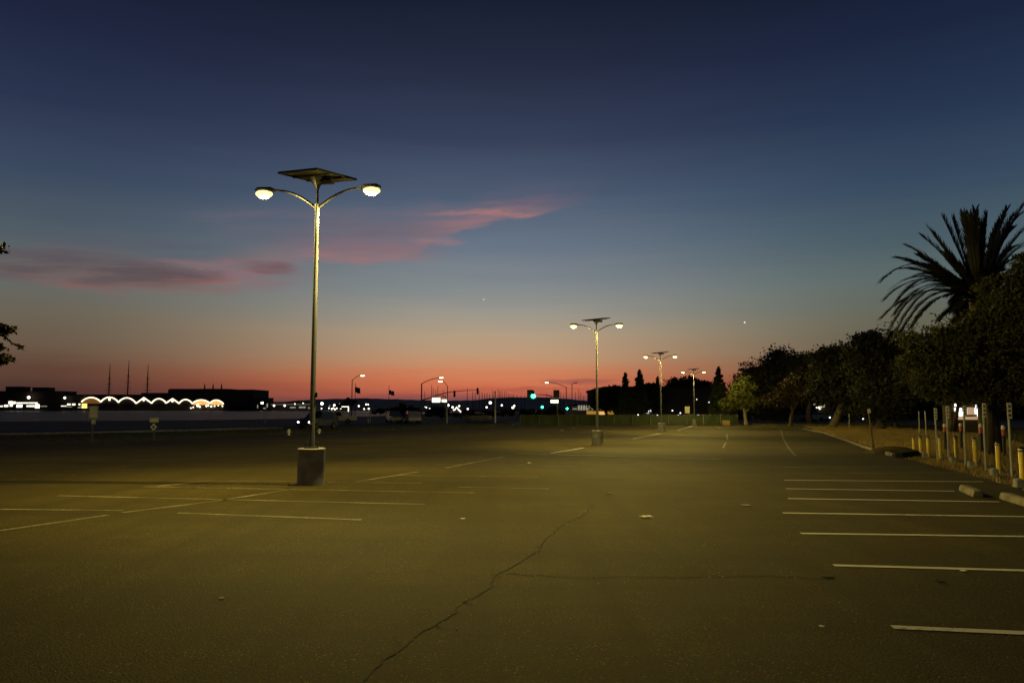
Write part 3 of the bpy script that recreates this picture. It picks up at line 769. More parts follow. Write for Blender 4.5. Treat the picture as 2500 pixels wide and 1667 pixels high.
# the palm
def palm():
    Y = 33.0; foot = at(2418, 1098, Y); foot.z = lot_z(0, Y) - .03
    T = thing('palm_tree', 'feather palm with arching fronds silhouetted on the sky above the olive tree', 'palm tree', foot)
    C = at(2392, 735, Y) - foot
    tk = MB().tube([(0, 0, -.1), (0, 0, 1.2), C * .6, C * 1.0], [.50, .40, .36, .42], 14)
    link('trunk', tk, M_BARKD, T)
    tips = [(2153, 775, .16), (2152, 685, .22), (2178, 702, .2), (2190, 735, .24), (2190, 628, .06), (2245, 622, .03), (2235, 672, .14), (2252, 577, .05), (2277, 570, .02), (2325, 535, -.02), (2352, 522, 0.), (2367, 527, .0), (2382, 514, 0), (2411, 523, .03),
            (2458, 512, .06), (2492, 524, .12), (2515, 560, .16), (2530, 600, .2), (2560, 640, .2), (2600, 700, .25), (2620, 780, .25), (2165, 822, .30), (2180, 830, .32), (2200, 812, .26), (2225, 800, .2), (2300, 600, .0), (2470, 560, .1), (2400, 545, 0), (2270, 650, .05), (2302, 532, .02), (2535, 530, .1), (2545, 575, .15), (2480, 600, .1), (2512, 640, .2), (2500, 500, .06), (2265, 556, .04), (2440, 545, .05), (2160, 730, .2), (2200, 655, .1), (2215, 600, .05), (2472, 530, .08), (2170, 800, .28), (2185, 765, .24), (2230, 700, .16), (2240, 745, .2), (2310, 620, .04)]
    m = MB()
    jobs = [(at(x_, y_, Y + random.uniform(-1.2, 1.2)) - foot, s_, 1) for x_, y_, s_ in tips]
    for k in range(44):
        a = random.uniform(0, 2 * math.pi); e = random.uniform(-.6, 1.15)
        d = Vector((math.cos(a) * math.cos(e) * .6, math.sin(a) * math.cos(e), math.sin(e)))
        jobs.append((C + d * random.uniform(1.4, 2.3), .15, 0))
    for tip, sag, _ in jobs:
        d = tip - C; L = d.length; ctrl = C + d * .58 + Vector((0, 0, L * sag * 2.1))
        N = 34; side = d.cross(Vector((0, 0, 1)))
        if side.length < .1: side = Vector((0, 1, 0))
        side.normalize(); path = []
        for k in range(N + 1):
            f = k / N; path.append(C.lerp(ctrl, f).lerp(ctrl.lerp(tip, f), f))
        m.tube(path[::3] + [path[-1]], [.028 * (1 - .85 * k / (len(path[::3]))) for k in range(len(path[::3]) + 1)], 5)
        splay = 1 - .55 * max(0, d.z) / L
        for k in range(4, N + 1):
            f = k / N; tg = (path[k] - path[k - 1]).normalized(); nn = side.cross(tg).normalized()
            ll = .52 * math.sin(math.pi * min(1, .16 + .68 * f)) ** .7 * random.uniform(.85, 1.1) + .05
            for s_ in (-1, 1):
                for j in range(3):
                    o = path[k - 1].lerp(path[k], j / 3)
                    dr = (tg * .88 + side * s_ * .42 * splay + nn * .26 + Vector((0, 0, -.30)) + Vector((random.uniform(-.1, .1), random.uniform(-.1, .1), random.uniform(-.1, .1)))).normalized()
                    wv = dr.cross(nn).normalized() * .024
                    m.add([o - wv, o + wv, o + dr * ll * .6 + wv, o + dr * ll, o + dr * ll * .6 - wv], [(0, 1, 2, 3, 4)])
    link('crown', m, M_PALM, T, False)
palm()

# the far-off wood that closes the view behind the park trees
wl = []
xx_ = 1795
while xx_ < 2760:
    Yq = random.uniform(150, 175); c = at(xx_, random.uniform(985, 1000), Yq); wl.append((c, (random.uniform(3, 6), 4, random.uniform(1.5, 3.2)))); xx_ += random.uniform(18, 34)
for q in list(wl): wl.append((Vector((q[0].x + 2, q[0].y, .6)), (5, 4, 1.4)))
tag(link('treeline', leaf_mesh(lobes_points(wl, 36000, .9), .42), M_LEAF, None, False), 'dark wood closing the view behind the park trees', 'treeline', kind='stuff')
# grasses
def grass(name, label, poly_px, n, h0, h1, m_, wid=.012, keep=None):
    V = []; Fc = []
    P_ = [gp(*p) for p in poly_px]
    x0, x1 = min(p.x for p in P_), max(p.x for p in P_); y0, y1 = min(p.y for p in P_), max(p.y for p in P_)
    def inside(x, y):
        c = False; j = len(P_) - 1
        for i in range(len(P_)):
            a, b2 = P_[i], P_[j]
            if (a.y > y) != (b2.y > y) and x < (b2.x - a.x) * (y - a.y) / (b2.y - a.y) + a.x: c = not c
            j = i
        return c
    rr = random.Random(len(label)); k = 0; tries = 0
    while k < n and tries < n * 30:
        tries += 1
        x, y = rr.uniform(x0, x1), rr.uniform(y0, y1)
        if not inside(x, y): continue
        if rr.random() > .35 + .65 * (.5 + .5 * math.sin(x * 1.7 + 1.3 * math.sin(y * 1.1)) * math.cos(y * .9)): continue
        for _ in range(5):
            xx, yv = x + rr.gauss(0, .09), y + rr.gauss(0, .09); z = lot_z(0, yv) - .04
            h = rr.uniform(h0, h1); a = rr.uniform(0, 6.28); w_ = wid * rr.uniform(.7, 1.6) * (1 + y / 45); ln = rr.uniform(.1, .6) * h
            dx, dy = math.cos(a), math.sin(a); i0 = len(V)
            V += [(xx - dy * w_, yv + dx * w_, z), (xx + dy * w_, yv - dx * w_, z), (xx + dx * ln * .4 + dy * w_ * .6, yv + dy * ln * .4 - dx * w_ * .6, z + h * .6), (xx + dx * ln, yv + dy * ln, z + h)]
            Fc.append((i0, i0 + 1, i0 + 2, i0 + 3)); k += 1
    mb = MB(); mb.v = V; mb.f = Fc
    return tag(link(name, mb, m_, None, False), label, 'grass', kind='stuff')
grass('dry_grass', 'dry tan grass on the verge beyond the kerb', [(1965, 1043), (2012, 1055), (2075, 1075), (2132, 1095), (2230, 1103), (2420, 1135), (2600, 1190), (2700, 1120), (2400, 1062), (2130, 1040)], 42000, .06, .24, M_GRASS)
grass('green_grass', 'dim green grass under the dark trees', [(1830, 1036), (1900, 1043), (1965, 1043), (2130, 1042), (2400, 1064), (2700, 1122), (2700, 1060), (2400, 1040), (2100, 1032)], 22000, .06, .22, M_GRASSG)
grass('verge_grass', 'short dark grass between lot and road', [(-300, 1070), (0, 1063), (690, 1047), (1260, 1034), (1262, 1040), (950, 1049), (660, 1060), (375, 1073), (0, 1084), (-300, 1090)], 16000, .04, .14, M_GRASSG)
grass('weeds', 'brown weeds growing out of the cracked row line by the lamp base', [(370, 1188), (480, 1182), (640, 1184), (735, 1179), (870, 1174), (872, 1178), (735, 1183), (650, 1190), (500, 1192)], 700, .015, .07, mat('dead_weed', (.07, .045, .02), .9, var=.5, vscale=8), .008)
grass('weeds', 'dry weeds along the bollard edge of the lot', [(2190, 1113), (2300, 1138), (2420, 1168), (2560, 1210), (2600, 1195), (2440, 1150), (2300, 1122), (2200, 1106)], 2600, .03, .12, M_GRASS, .01)

# ------------------------------------------------------------------ bollards, posts, wheel stops on the right
bol = [((2498, 1182), (2496, 1090)), ((2439, 1152), (2435, 1077)), ((2382, 1135), (2378, 1068)), ((2336, 1124), (2331, 1063)), ((2296, 1117), (2293, 1063)), ((2267, 1113), (2265, 1064)), ((2249, 1109), (2247, 1064)), ((2232, 1104), (2231, 1066))]
bl = ['yellow bollard half cut off at the picture edge, nearest of the row', 'large yellow bollard beside the nearest pale signpost, second from the front',
      'yellow bollard third from the front of the row, with concrete block at its foot', 'yellow bollard fourth from the front, beside a bare dark post',
      'yellow bollard fifth from the front, between two tall signposts', 'yellow bollard third from the far end of the row, with square concrete foot',
      'yellow bollard second from the far end of the row', 'smallest yellow bollard at the far end of the row beside the low mound']
proto = None
for i, (foot, top) in enumerate(bol):
    p = gp(*foot); 
    if proto is None:
        proto = thing('yellow_bollard', '', 'bollard')
        link('post', MB().lathe([(.058, -.1), (.058, .80), (.05, .81)], 14), M_YEL, proto)
        link('cap', MB().lathe([(.060, .80), (.060, .86), (.05, .90), (.02, .92)], 14), M_BLACK, proto)
        link('reflective_band', MB().lathe([(.0625, .83), (.0625, .855), (.0625, .86)], 14), M_WHITE, proto)
        B = proto
    else: B = copy_tree(proto)
    bol[i] = (B, p, at(top[0], top[1], p.y).z)
for i, (B, p, zt) in enumerate(bol):
    B.location = p; h = zt - p.z; B.scale = (1, 1, h / .92)
    B.rotation_euler = (random.uniform(-.015, .015), random.uniform(-.02, .02), random.uniform(0, 3))
    tag(B, bl[i], 'bollard', 'yellow bollards along the verge')
# concrete blocks at bollard feet
cb = [((2486, 1188), 'cracked concrete block at the foot of the edge bollard'), ((2427, 1160), 'pale concrete block at the foot of the large yellow bollard'), ((2371, 1140), 'pale concrete block at the foot of the third bollard'),
      ((2326, 1128), 'small concrete block by the fourth bollard'), ((2258, 1117), 'square concrete block by the far bollards')]
for (px_, py_), lb in cb:
    p = gp(px_, py_)
    o = link('concrete_block', MB().box((0, 0, .07), (.15, .2, .2), bev=.025), M_CONC, None); o.location = p; o.rotation_euler = (random.uniform(-.05, .05), random.uniform(-.05, .05), random.uniform(-.3, .3))
    tag(o, lb, 'concrete block', 'concrete blocks by the bollards')
# sign posts
sg = [((2471, 1161), (2461, 983), (983, 1022), 11, 'nearest tall signpost with a narrow pale sign, beside the large yellow bollard'), ((2407, 1144), (2400, 984), (984, 1019), 8, 'second tall signpost with a narrow pale sign, in front of the palm trunk'),
      ((2357, 1134), (2353, 990), (990, 1016), 7, 'third tall signpost with narrow sign, in front of the lit house'), ((2316, 1122), (2311, 991), (991, 1021), 7, 'fourth signpost with bright narrow sign, left of the lit house'),
      ((2290, 1126), (2282, 996), (996, 1024), 7, 'fifth signpost with bright narrow sign, left of the yellow bollard pair')]
for foot, top, (sy0, sy1), wp, lb in sg:
    p = gp(*foot); q = at(top[0], top[1], p.y)
    T = thing('parking_sign', lb, 'sign', p, 0, 'narrow parking signs along the verge')
    d = q - p; k_ = p.y / F
    link('post', MB().tube([(0, 0, -.05), d * .5, d * 1.0], .028, 8), M_POST, T)
    z0, z1 = at(top[0], sy1, p.y).z - p.z, at(top[0], sy0, p.y).z - p.z; wd = wp * k_
    zc = (z0 + z1) / 2; xc = d.x * zc / d.z
    fc = link('sign_face', MB().box((xc, -.036, zc), (wd, .012, z1 - z0), R(-14), bev=.004), M_SIGNW, T)
    for j in range(3):
        zz = z0 + (z1 - z0) * (.22 + .28 * j)
        link('text_line', MB().box((xc - .002, -.046, zz), (wd * .5, .004, .05), R(-14)), M_DARK, fc, False)
pp_ = [((2245, 1060), (2243, 1003), 'bare thin post just behind the far bollards, left one of two'), ((2262, 1066), (2258, 1003), 'bare thin post just behind the far bollards, right one of two'), ((2073, 1046), (2073, 990), 'thin pale post standing on the dim grass left of the leaning post'),
       ((2184, 1046), (2183, 966), 'tall thin pale post under the black trees')]
for foot, top, lb in pp_:
    p = gp(*foot); d = at(top[0], top[1], p.y) - p
    o = link('thin_post', MB().tube([(0, 0, -.05), d * .5, d], .04, 8), M_POST, None); o.location = p; tag(o, lb, 'post', 'thin posts on the verge')
p = gp(2133, 1096); d = at(2120, 999, p.y) - p
T = thing('leaning_post', 'wooden post leaning left on the dry verge with pale top', 'post', p)
link('shaft', MB().tube([(0, 0, -.1), d * .5, d], [.045, .042, .04], 8), M_BARK, T)
link('top_plate', MB().box(d * .96 + Vector((0, -.05, 0)), (.14, .015, .2), 0, 0, -.13), M_SIGNW, T)
# dark delineators with white and red bands
for (px_, py0, py1), lb in (((2450, 1038, 1063), 'red and white banded dark delineator behind the nearest signpost'), ((2394, 1033, 1057), 'red and white banded dark delineator left of the palm trunk'), ((2345, 1032, 1052), 'red and white banded dark delineator before the lit house'), ((2306, 1034, 1053), 'red and white banded dark delineator left of the lit house')):
    p = gp(px_ + 3, 1102 + (py1 - 1053) * 1.2); Yq = p.y; z1 = at(px_, py0, Yq).z - p.z; z0 = at(px_, py1, Yq).z - p.z; hh = z1 - z0
    T = thing('delineator_post', lb, 'bollard', p, 0, 'banded delineators behind the bollards')
    link('post', MB().lathe([(.055, -.1), (.055, z0)], 12), M_BLACK, T)
    link('red_band', MB().lathe([(.06, z0), (.06, z0 + hh * .6)], 12), M_RED, T)
    link('white_cap', MB().lathe([(.066, z0 + hh * .6), (.072, z0 + hh * .8), (.06, z1 - .02), (.02, z1)], 12), M_WHITE, T)
# wheel stops
def wheel_stop(a, c, lb, h=.12, w_=.17, m_=M_CONCD):
    a, c = gp(*a), gp(*c); mid_ = (a + c) / 2; L = (c - a).length; ang = math.atan2(c.y - a.y, c.x - a.x)
    pr = [(0, -w_ / 2, 0), (0, -w_ / 2, h * .45), (0, -w_ * .30, h), (0, w_ * .30, h), (0, w_ / 2, h * .45), (0, w_ / 2, 0)]
    mb = MB(); n = len(pr); segs = 9
    for k in range(segs + 1):
        x = -L / 2 + L * k / segs; e = .9 if k in (0, segs) else 1
        mb.v += [(x, y * e + random.uniform(-.006, .006), z * e + random.uniform(-.006, .006)) for _, y, z in pr]
    for k in range(segs):
        mb.f += [(k * n + j, (k + 1) * n + j, (k + 1) * n + (j + 1) % n, k * n + (j + 1) % n) for j in range(n)]
    mb.f += [tuple(range(n)), tuple(range((segs + 1) * n - 1, segs * n - 1, -1))]
    o = link('wheel_stop', mb, m_, None); o.location = (mid_.x, mid_.y, lot_z(0, mid_.y) + .002); o.rotation_euler = (0, 0, ang)
    tag(o, lb, 'wheel stop', 'concrete wheel stops on the right bays')
wheel_stop((2352, 1197), (2388, 1213), 'short pale concrete wheel stop left of the larger one')
wheel_stop((2452, 1217), (2520, 1239), 'large pale concrete wheel stop running out of frame')
wheel_stop((2150, 1106), (2182, 1113), 'weathered dark wheel stop left of the low mound', .12)
wheel_stop((2196, 1117), (2238, 1113), 'dark wheel stop lying against the low mound', .2, .3, M_ROAD)
mb = MB(); N = 22; c0 = gp(2205, 1110)
for j in range(N + 1):
    for i in range(N + 1):
        u, v_ = i / N * 2 - 1, j / N * 2 - 1; h = max(0, 1 - u * u - v_ * v_) ** .6
        mb.v.append((u * .95, v_ * 1.4, -.03 + h * (.26 + .06 * math.sin(5 * u + 3 * v_) + random.uniform(-.012, .012))))
mb.f = [(j * (N + 1) + i, j * (N + 1) + i + 1, (j + 1) * (N + 1) + i + 1, (j + 1) * (N + 1) + i) for j in range(N) for i in range(N)]
o = link('asphalt_mound', mb, M_LOT, None); o.location = c0 + Vector((.1, 1.0, 0)); tag(o, 'low dark asphalt mound at the lot edge by the far bollards', 'mound')

# litter
def scrap(px_, py_, sz, lb, seed, m_=M_PAPER, name='paper_scrap', bumpy=.25):
    rr = random.Random(seed); p = gp(px_, py_); mb = MB(); n = 6
    for j in range(n + 1):
        for i in range(n + 1):
            x, y = (i / n - .5) * sz, (j / n - .5) * sz * 1.1
            mb.v.append((x + rr.uniform(-.05, .05) * sz, y + rr.uniform(-.05, .05) * sz, .012 + abs(rr.gauss(0, .5)) * sz * bumpy * .3))
    mb.f = [(j * (n + 1) + i, j * (n + 1) + i + 1, (j + 1) * (n + 1) + i + 1, (j + 1) * (n + 1) + i) for j in range(n) for i in range(n)]
    o = link(name, mb, m_, None, False); o.location = p; o.rotation_euler = (0, 0, rr.uniform(0, 3))
    sol = o.modifiers.new('thick', 'SOLIDIFY'); sol.thickness = .002
    tag(o, lb, 'litter')
    return o
scrap(1578, 1262, .15, 'crumpled white paper lying in the aisle', 1)
scrap(1821, 1234, .13, 'flat greyish scrap of paper near the right bays', 2, mat('grey_paper', (.26, .24, .2), .9), bumpy=.06)
scrap(1130, 1267, .05, 'tiny white scrap on the asphalt left of the crack', 3)
scrap(1292, 1131, .12, 'small white ball of paper beside the drain strip', 4, bumpy=.6)
scrap(541, 1462, .035, 'small pale wrapper on the dark asphalt in front of the lamp base', 5, mat('wrapper', (.35, .32, .25), .8))
scrap(2352, 1395, .05, 'white scrap just below a painted stripe on the right', 6)
scrap(2018, 1408, .09, 'dark clod of dirt at the end of the cross crack', 7, M_SOIL, 'dirt_clod', .15)
scrap(2292, 1419, .07, 'small dark leaf litter near the right bays', 8, M_SOIL, 'leaf_litter', .15)
scrap(1486, 1205, .14, 'brown leaf scrap in the aisle beyond the crack', 9, mat('brown_leaf', (.16, .13, .06), .9), 'dead_leaf', .2)
scrap(2006, 1531, .03, 'tiny pale scrap near the front right stripe', 10)
scrap(1400, 1045, .2, 'pale scrap on the far lot', 11)
scrap(1372, 1051, .3, 'flat pale scrap far off beside the second lamp', 12, bumpy=.1)

# ------------------------------------------------------------------ left verge: signs, hydrants
def board_sign(px_, foot_y, boards, lb, name='road_sign', diamond=None, m_=M_SIGN):
    p = gp(px_, foot_y); k_ = p.y / F
    T = thing(name, lb, 'sign', p)
    top = at(px_, min(b_[1] for b_ in boards), p.y).z - p.z
    link('post', MB().tube([(0, 0, -.1), (0, 0, top * .98)], .035, 8), M_STEEL, T)
    for (x0, y0, x1, y1) in boards:
        a, c = at(x0, y0, p.y) - p, at(x1, y1, p.y) - p
        f_ = link('sign_board', MB().box(((a.x + c.x) / 2, -.055, (a.z + c.z) / 2), (c.x - a.x, .02, a.z - c.z), bev=.006), m_, T)
        bw = c.x - a.x - .06; bh = a.z - c.z - .06; t_ = .018; fr = MB()
        for s_ in (-1, 1):
            fr.box(((a.x + c.x) / 2, -.068, (a.z + c.z) / 2 + s_ * bh / 2), (bw, .004, t_))
            fr.box(((a.x + c.x) / 2 + s_ * bw / 2, -.068, (a.z + c.z) / 2), (t_, .004, bh - t_))
        link('border', fr, M_DARK, f_, False)
    if diamond:
        x0, y0, r_ = diamond; c = at(x0, y0, p.y) - p; rr = r_ * k_
        f_ = link('diamond_board', MB().prism([(c.x - rr, -.05, c.z), (c.x, -.05, c.z - rr), (c.x + rr, -.05, c.z), (c.x, -.05, c.z + rr)], (0, -.02, 0)), m_, T, False)
        q = rr * .42
        link('symbol', MB().prism([(c.x - q, -.071, c.z), (c.x, -.071, c.z - q), (c.x + q, -.071, c.z), (c.x, -.071, c.z + q)], (0, -.004, 0)), M_DARK, f_, False)
    return T
board_sign(224, 1081, [(219, 990, 240, 1021), (224, 1023, 234, 1035)], 'pale upright rectangular sign on a post at the water view')
board_sign(375, 1074, [(366, 1019, 388, 1031)], 'small double panel sign above a diamond sign on one post', diamond=(376, 1042, 8.5))
board_sign(1678, 1041, [(1671, 992, 1684, 1009)], 'small pale sign on a post before the green fence')
def hydrant(px_, py_, hp, lb):
    p = gp(px_, py_); h = hp * p.y / F
    T = thing('fire_hydrant', lb, 'hydrant', p)
    link('body', MB().lathe([(.12, 0), (.12, .04 * h), (.08, .06 * h), (.08, .68 * h), (.11, .72 * h), (.11, .76 * h), (.085, .88 * h), (.03, .98 * h), (.025, h)], 14), M_WHITE, T)
    for s_ in (-1, 1): link('outlet', MB().tube([(s_ * .07, 0, .55 * h), (s_ * .15, 0, .55 * h)], .045, 10), M_WHITE, T)
hydrant(705, 1062, 15, 'white hydrant on the verge left of the lamp pole')
hydrant(779, 1058, 12, 'white hydrant just right of the lamp pole')
hydrant(899, 1032, 12, 'white hydrant far off below the two flags')

# ------------------------------------------------------------------ cars
def car(px_, py_, Y, rz, mpaint, lb, kind='sedan', lights=None, sc=1.0):
    p = at(px_, py_, Y); p.z = lot_z(0, Y) - .01
    T = thing('parked_car' if not lights else 'moving_car', lb, 'car', p, rz)
    if kind == 'suv': prof_ = [(-2.2, .35), (-2.25, .8), (-2.15, 1.05), (-1.95, 1.62), (-1.6, 1.72), (.35, 1.70), (.95, 1.12), (2.0, 1.0), (2.25, .8), (2.25, .35)]
    elif kind == 'pickup': prof_ = [(-2.6, .45), (-2.62, 1.02), (-.75, 1.05), (-.65, 1.68), (.45, 1.68), (.95, 1.1), (2.35, 1.0), (2.5, .8), (2.5, .4)]
    else: prof_ = [(-2.2, .3), (-2.25, .7), (-2.1, .92), (-1.55, .95), (-.95, 1.36), (.25, 1.40), (1.0, .95), (2.05, .82), (2.25, .62), (2.25, .3)]
    body = MB(); n = len(prof_)
    for yy_, ins in ((-.86, .06), (-.90, 0.), (.90, 0.), (.86, .06)):
        for x, z in prof_:
            tumble = max(0, z - 1.0) * .28 * (1 if yy_ < 0 else -1)
            body.v.append((x * (1 - ins * .1), yy_ + tumble, z - ins * .3 if z > .5 else z + ins * .3))
    for r_ in range(3):
        body.f += [(r_ * n + k, r_ * n + (k + 1) % n, (r_ + 1) * n + (k + 1) % n, (r_ + 1) * n + k) for k in range(n)]
    body.f += [tuple(range(n - 1, -1, -1)), tuple(range(3 * n, 4 * n))]
    link('body', body, mpaint, T)
    zt = max(z for _, z in prof_)
    for s_ in (-1, 1):
        xs_ = (-.6, .4) if kind == 'pickup' else (-1.5, .4)
        link('side_window', MB().prism([(xs_[0] + .1, s_ * .885, 1.06), (xs_[1] + .45, s_ * .885, 1.06), (xs_[1], s_ * .78, zt - .1), (xs_[0] + .25, s_ * .78, zt - .1)], (0, s_ * .012, 0)), M_GLASS, T, False)
    a_, b2 = [q for q in zip(prof_, prof_[1:]) if q[0][1] > q[1][1] and q[0][0] > 0 or (q[0][1] == zt and q[1][1] < zt)][0]
    link('windscreen', MB().prism([(a_[0] + .05, -.68, a_[1] - .05), (a_[0] + .05, .68, a_[1] - .05), (b2[0], .78, b2[1] + .06), (b2[0], -.78, b2[1] + .06)], (.02, 0, .015)), M_GLASS, T, False)
    for x in (-1.4, 1.4):
        for s_ in (-1, 1):
            wh = link('wheel', MB().tube([(x, s_ * .70, .33), (x, s_ * .92, .33)], .33, 16), M_TYRE, T)
            link('rim', MB().tube([(x, s_ * .90, .33), (x, s_ * .93, .33)], .19, 12), M_STEEL, wh)
    fx = prof_[-1][0]
    for s_ in (-1, 1):
        link('headlight', MB().ball((fx - .06, s_ * .64, .72), (.1, .16, .09), 10, 6), lights or M_WHITE, T)
    T.scale = (sc,) * 3
    return T
car(776, 1046, 76, R(-112), M_CARK, 'dark car with both headlights shining, driving up behind the lamp pole', 'suv', G_HEAD)
car(824, 1034, 108, R(-165), M_CARW, 'white pickup parked beyond the verge right of the lamp pole', 'pickup')
car(962, 1031, 114, R(-70), M_CARG, 'grey car parked beneath the second flag', 'suv')
car(985, 1031, 115, R(-80), M_CARG, 'grey car parked in the middle of the group of three', 'sedan')
car(1008, 1031, 112, R(-75), M_CARW, 'pale car parked at the right end of the group of three', 'suv')
car(1165, 1032, 118, R(180), M_CARK, 'black car parked on the road below the marina masts', 'sedan')
car(1938, 1027, 128, R(170), M_CARG, 'grey car parked under the dark trees, left of the others', 'sedan')
car(1985, 1027, 130, R(-150), M_CARW, 'white car glinting under the dark trees in the middle', 'sedan')
car(2012, 1027, 131, R(200), M_CARW, 'pale car parked behind the leaning trunk', 'suv')

# ------------------------------------------------------------------ road lights, flags, signals
def bracket_lamp(px_, base_y, top_y, hx, hy, Y, lb, lit=G_SODIUM, r=.09, hs=1.0, name='street_light'):
    p = at(px_, base_y, Y); p.z = land_z(p.x, Y) - .03
    top = at(px_, top_y, Y) - p; hd = at(hx, hy, Y) - p
    T = thing(name, lb, 'street light', p)
    link('pole', MB().tube([(0, 0, 0), (0, 0, top.z * .5), (0, 0, top.z)], [r, r * .85, r * .65], 8), M_STEEL, T)
    dx = hd.x; s_ = 1 if dx > 0 else -1
    path = [(dx * f, 0, top.z - .1 + (hd.z - top.z + .1) * (1 - (1 - f) ** 1.8)) for f in [k / 8 for k in range(9)]]
    link('arm', MB().tube(path, r * .5, 7), M_STEEL, T)
    h = link('lamp_head', MB().ball((dx + s_ * .2, 0, hd.z + .05), (.42 * hs, .18 * hs, .10 * hs), 10, 6), M_DARK, T)
    if lit: link('lens', MB().ball((dx + s_ * .25, -.03, hd.z - .05 * hs), (.34 * hs, .17 * hs, .13 * hs), 10, 6), lit, h)
    return T
bracket_lamp(858, 1031, 927, 881, 916, 116, 'street light left of the first flag with its arm reaching right', hs=1.0)
bracket_lamp(1092, 1031, 942, 1079, 930, 124, 'street light whose short arm bends left above the lit name signs', hs=1.1)
bracket_lamp(1383, 1036, 944, 1339, 933, 122, 'street light with long arm reaching left above the right signals', hs=.9)
bracket_lamp(1397, 1042, 937, 1403, 935, 126, 'dark unlit lamp pole right of the signals', lit=None, r=.08, hs=.7)
def flag(px_, base_y, top_y, Y, fx, fy, fw, fh, lb, stripes=False):
    p = at(px_, base_y, Y); p.z = lot_z(0, Y) - .03; top = at(px_, top_y, Y) - p; k_ = Y / F
    T = thing('flagpole', lb, 'flagpole', p, 0, 'flagpoles by the shore road')
    link('pole', MB().tube([(0, 0, 0), (0, 0, top.z)], [.06, .035], 8), M_STEEL, T)
    link('finial', MB().ball((0, 0, top.z + .06), .08), M_STEEL, T)
    def sheet(u0, u1):
        mb = MB(); n = 10; m_ = 6
        for j in range(m_ + 1):
            for i in range(n + 1):
                u = u0 + (u1 - u0) * i / n; v_ = j / m_
                c = at(fx + fw * u, fy + fh * v_ + 5 * u * u, Y) - p
                mb.v.append((c.x, .25 * math.sin(6 * u + v_) * u, c.z + .12 * math.sin(9 * u) * u))
        mb.f = [(j * (n + 1) + i, j * (n + 1) + i + 1, (j + 1) * (n + 1) + i + 1, (j + 1) * (n + 1) + i) for j in range(m_) for i in range(n)]
        return mb
    c = link('flag_cloth', sheet(0, 1 if not stripes else .38), M_FLAG, T)
    if stripes:
        link('flag_cloth', sheet(.38, .64), M_FLAGL, T); link('flag_cloth', sheet(.64, 1), M_FLAG, T)
flag(866, 1028, 938, 130, 866.5, 944, 13, 14, 'flagpole with a dark flag flying right, beside the street light')
flag(948.5, 1032, 944, 132, 949.5, 952, 13, 11, 'flagpole with a dark flag with pale middle band, above the parked cars', True)

def signal_head(T, c, n=3, lit=None, back=False, face=-1, sc=1.0):
    h = link('signal_head', MB().box(c, (.34 * sc, .22, 1.05 * sc), bev=.02), M_BLACK, T)
    if back: link('backplate', MB().box((c[0], c[1] + .12, c[2]), (.85 * sc, .02, 1.5 * sc)), M_BLACK, h, False)
    for k in range(3):
        z = c[2] + (1 - k) * .33 * sc
        m_ = lit if (lit and k == 2) else M_GLASS
        r_ = .13 * sc if m_ is M_GLASS else .34 * sc
        link('lens', MB().ball((c[0], c[1] - .12, z), (r_, .05, r_), 12, 6), m_, h)
        link('visor', MB().tube([(c[0], c[1] - .11, z + .13 * sc), (c[0], c[1] - .32, z + .12 * sc)], .03, 6), M_BLACK, h)
    return h
def mast(px_, base_y, Y, top_y, arm, lb, rsize=.13):
    p = at(px_, base_y, Y); p.z = lot_z(0, Y) - .03; top = at(px_, top_y, Y) - p
    T = thing('traffic_signal', lb, 'traffic signal', p)
    link('pole', MB().tube([(0, 0, 0), (0, 0, top.z)], [rsize, rsize * .7], 10), M_STEEL, T)
    pts_ = [at(x_, y_, Y) - p for x_, y_ in arm]
    link('mast_arm', MB().tube(pts_, [rsize * .7 - rsize * .4 * k / (len(pts_) - 1) for k in range(len(pts_))], 8), M_STEEL, T)
    return T, p
Yl = 120
T, p = mast(1028.5, 1031, Yl, 936, [(1028.5, 977), (1050, 971), (1075, 962), (1098, 957), (1130, 953.5), (1168, 952)], 'traffic signal with long arm rising right, carrying a street lamp and two dark heads')
signal_head(T, at(1109.5, 961, Yl) - p, sc=.95); signal_head(T, at(1166, 954.5, Yl) - p, sc=.95)
hd = at(1075, 921, Yl) - p
link('lamp_arm', MB().tube([at(x_, y_, Yl) - p for x_, y_ in ((1028.5, 937), (1040, 931), (1055, 925), (1072, 922))], .06, 7), M_STEEL, T)
lh = link('lamp_head', MB().ball(hd + Vector((.1, 0, .05)), (.4, .18, .1)), M_DARK, T); link('lens', MB().ball(hd + Vector((.15, -.03, -.04)), (.34, .17, .13)), G_SODIUM, lh)
a, c = at(1055, 971, Yl) - p, at(1075, 982, Yl) - p
link('name_sign', MB().box(((a.x + c.x) / 2, -.1, (a.z + c.z) / 2), (c.x - a.x, .16, a.z - c.z), bev=.04), G_SIGN, T)
T, p = mast(1087, 1031, 121, 966, [(1087, 968), (1075, 965), (1062, 963)], 'shorter signal pole with a small glowing name sign, under the bent street light', .10)
a, c = at(1079, 975, 121) - p, at(1091, 981.5, 121) - p
link('name_sign', MB().box(((a.x + c.x) / 2, -.2, (a.z + c.z) / 2), (c.x - a.x, .14, a.z - c.z), bev=.04), G_SIGN, T)
T, p = mast(1361, 1037, 118, 962, [(1361, 974), (1348, 968), (1335, 964), (1318, 963), (1300, 963)], 'traffic signal showing green on its left arm, with glowing name sign below', .13)
signal_head(T, at(1302, 961.5, 118) - p, lit=G_GREEN, back=False, sc=1.0)
a = at(1294, 963, 118) - p; link('backplate', MB().box((a.x, .15, a.z), (.9, .03, 1.45)), M_BLACK, T, False)
a = at(1358.5, 961.5, 118) - p; h = link('signal_head', MB().box((a.x, .05, a.z), (.92, .25, 1.2), bev=.03), M_BLACK, T)
a, c = at(1344, 976, 118) - p, at(1363, 983.5, 118) - p
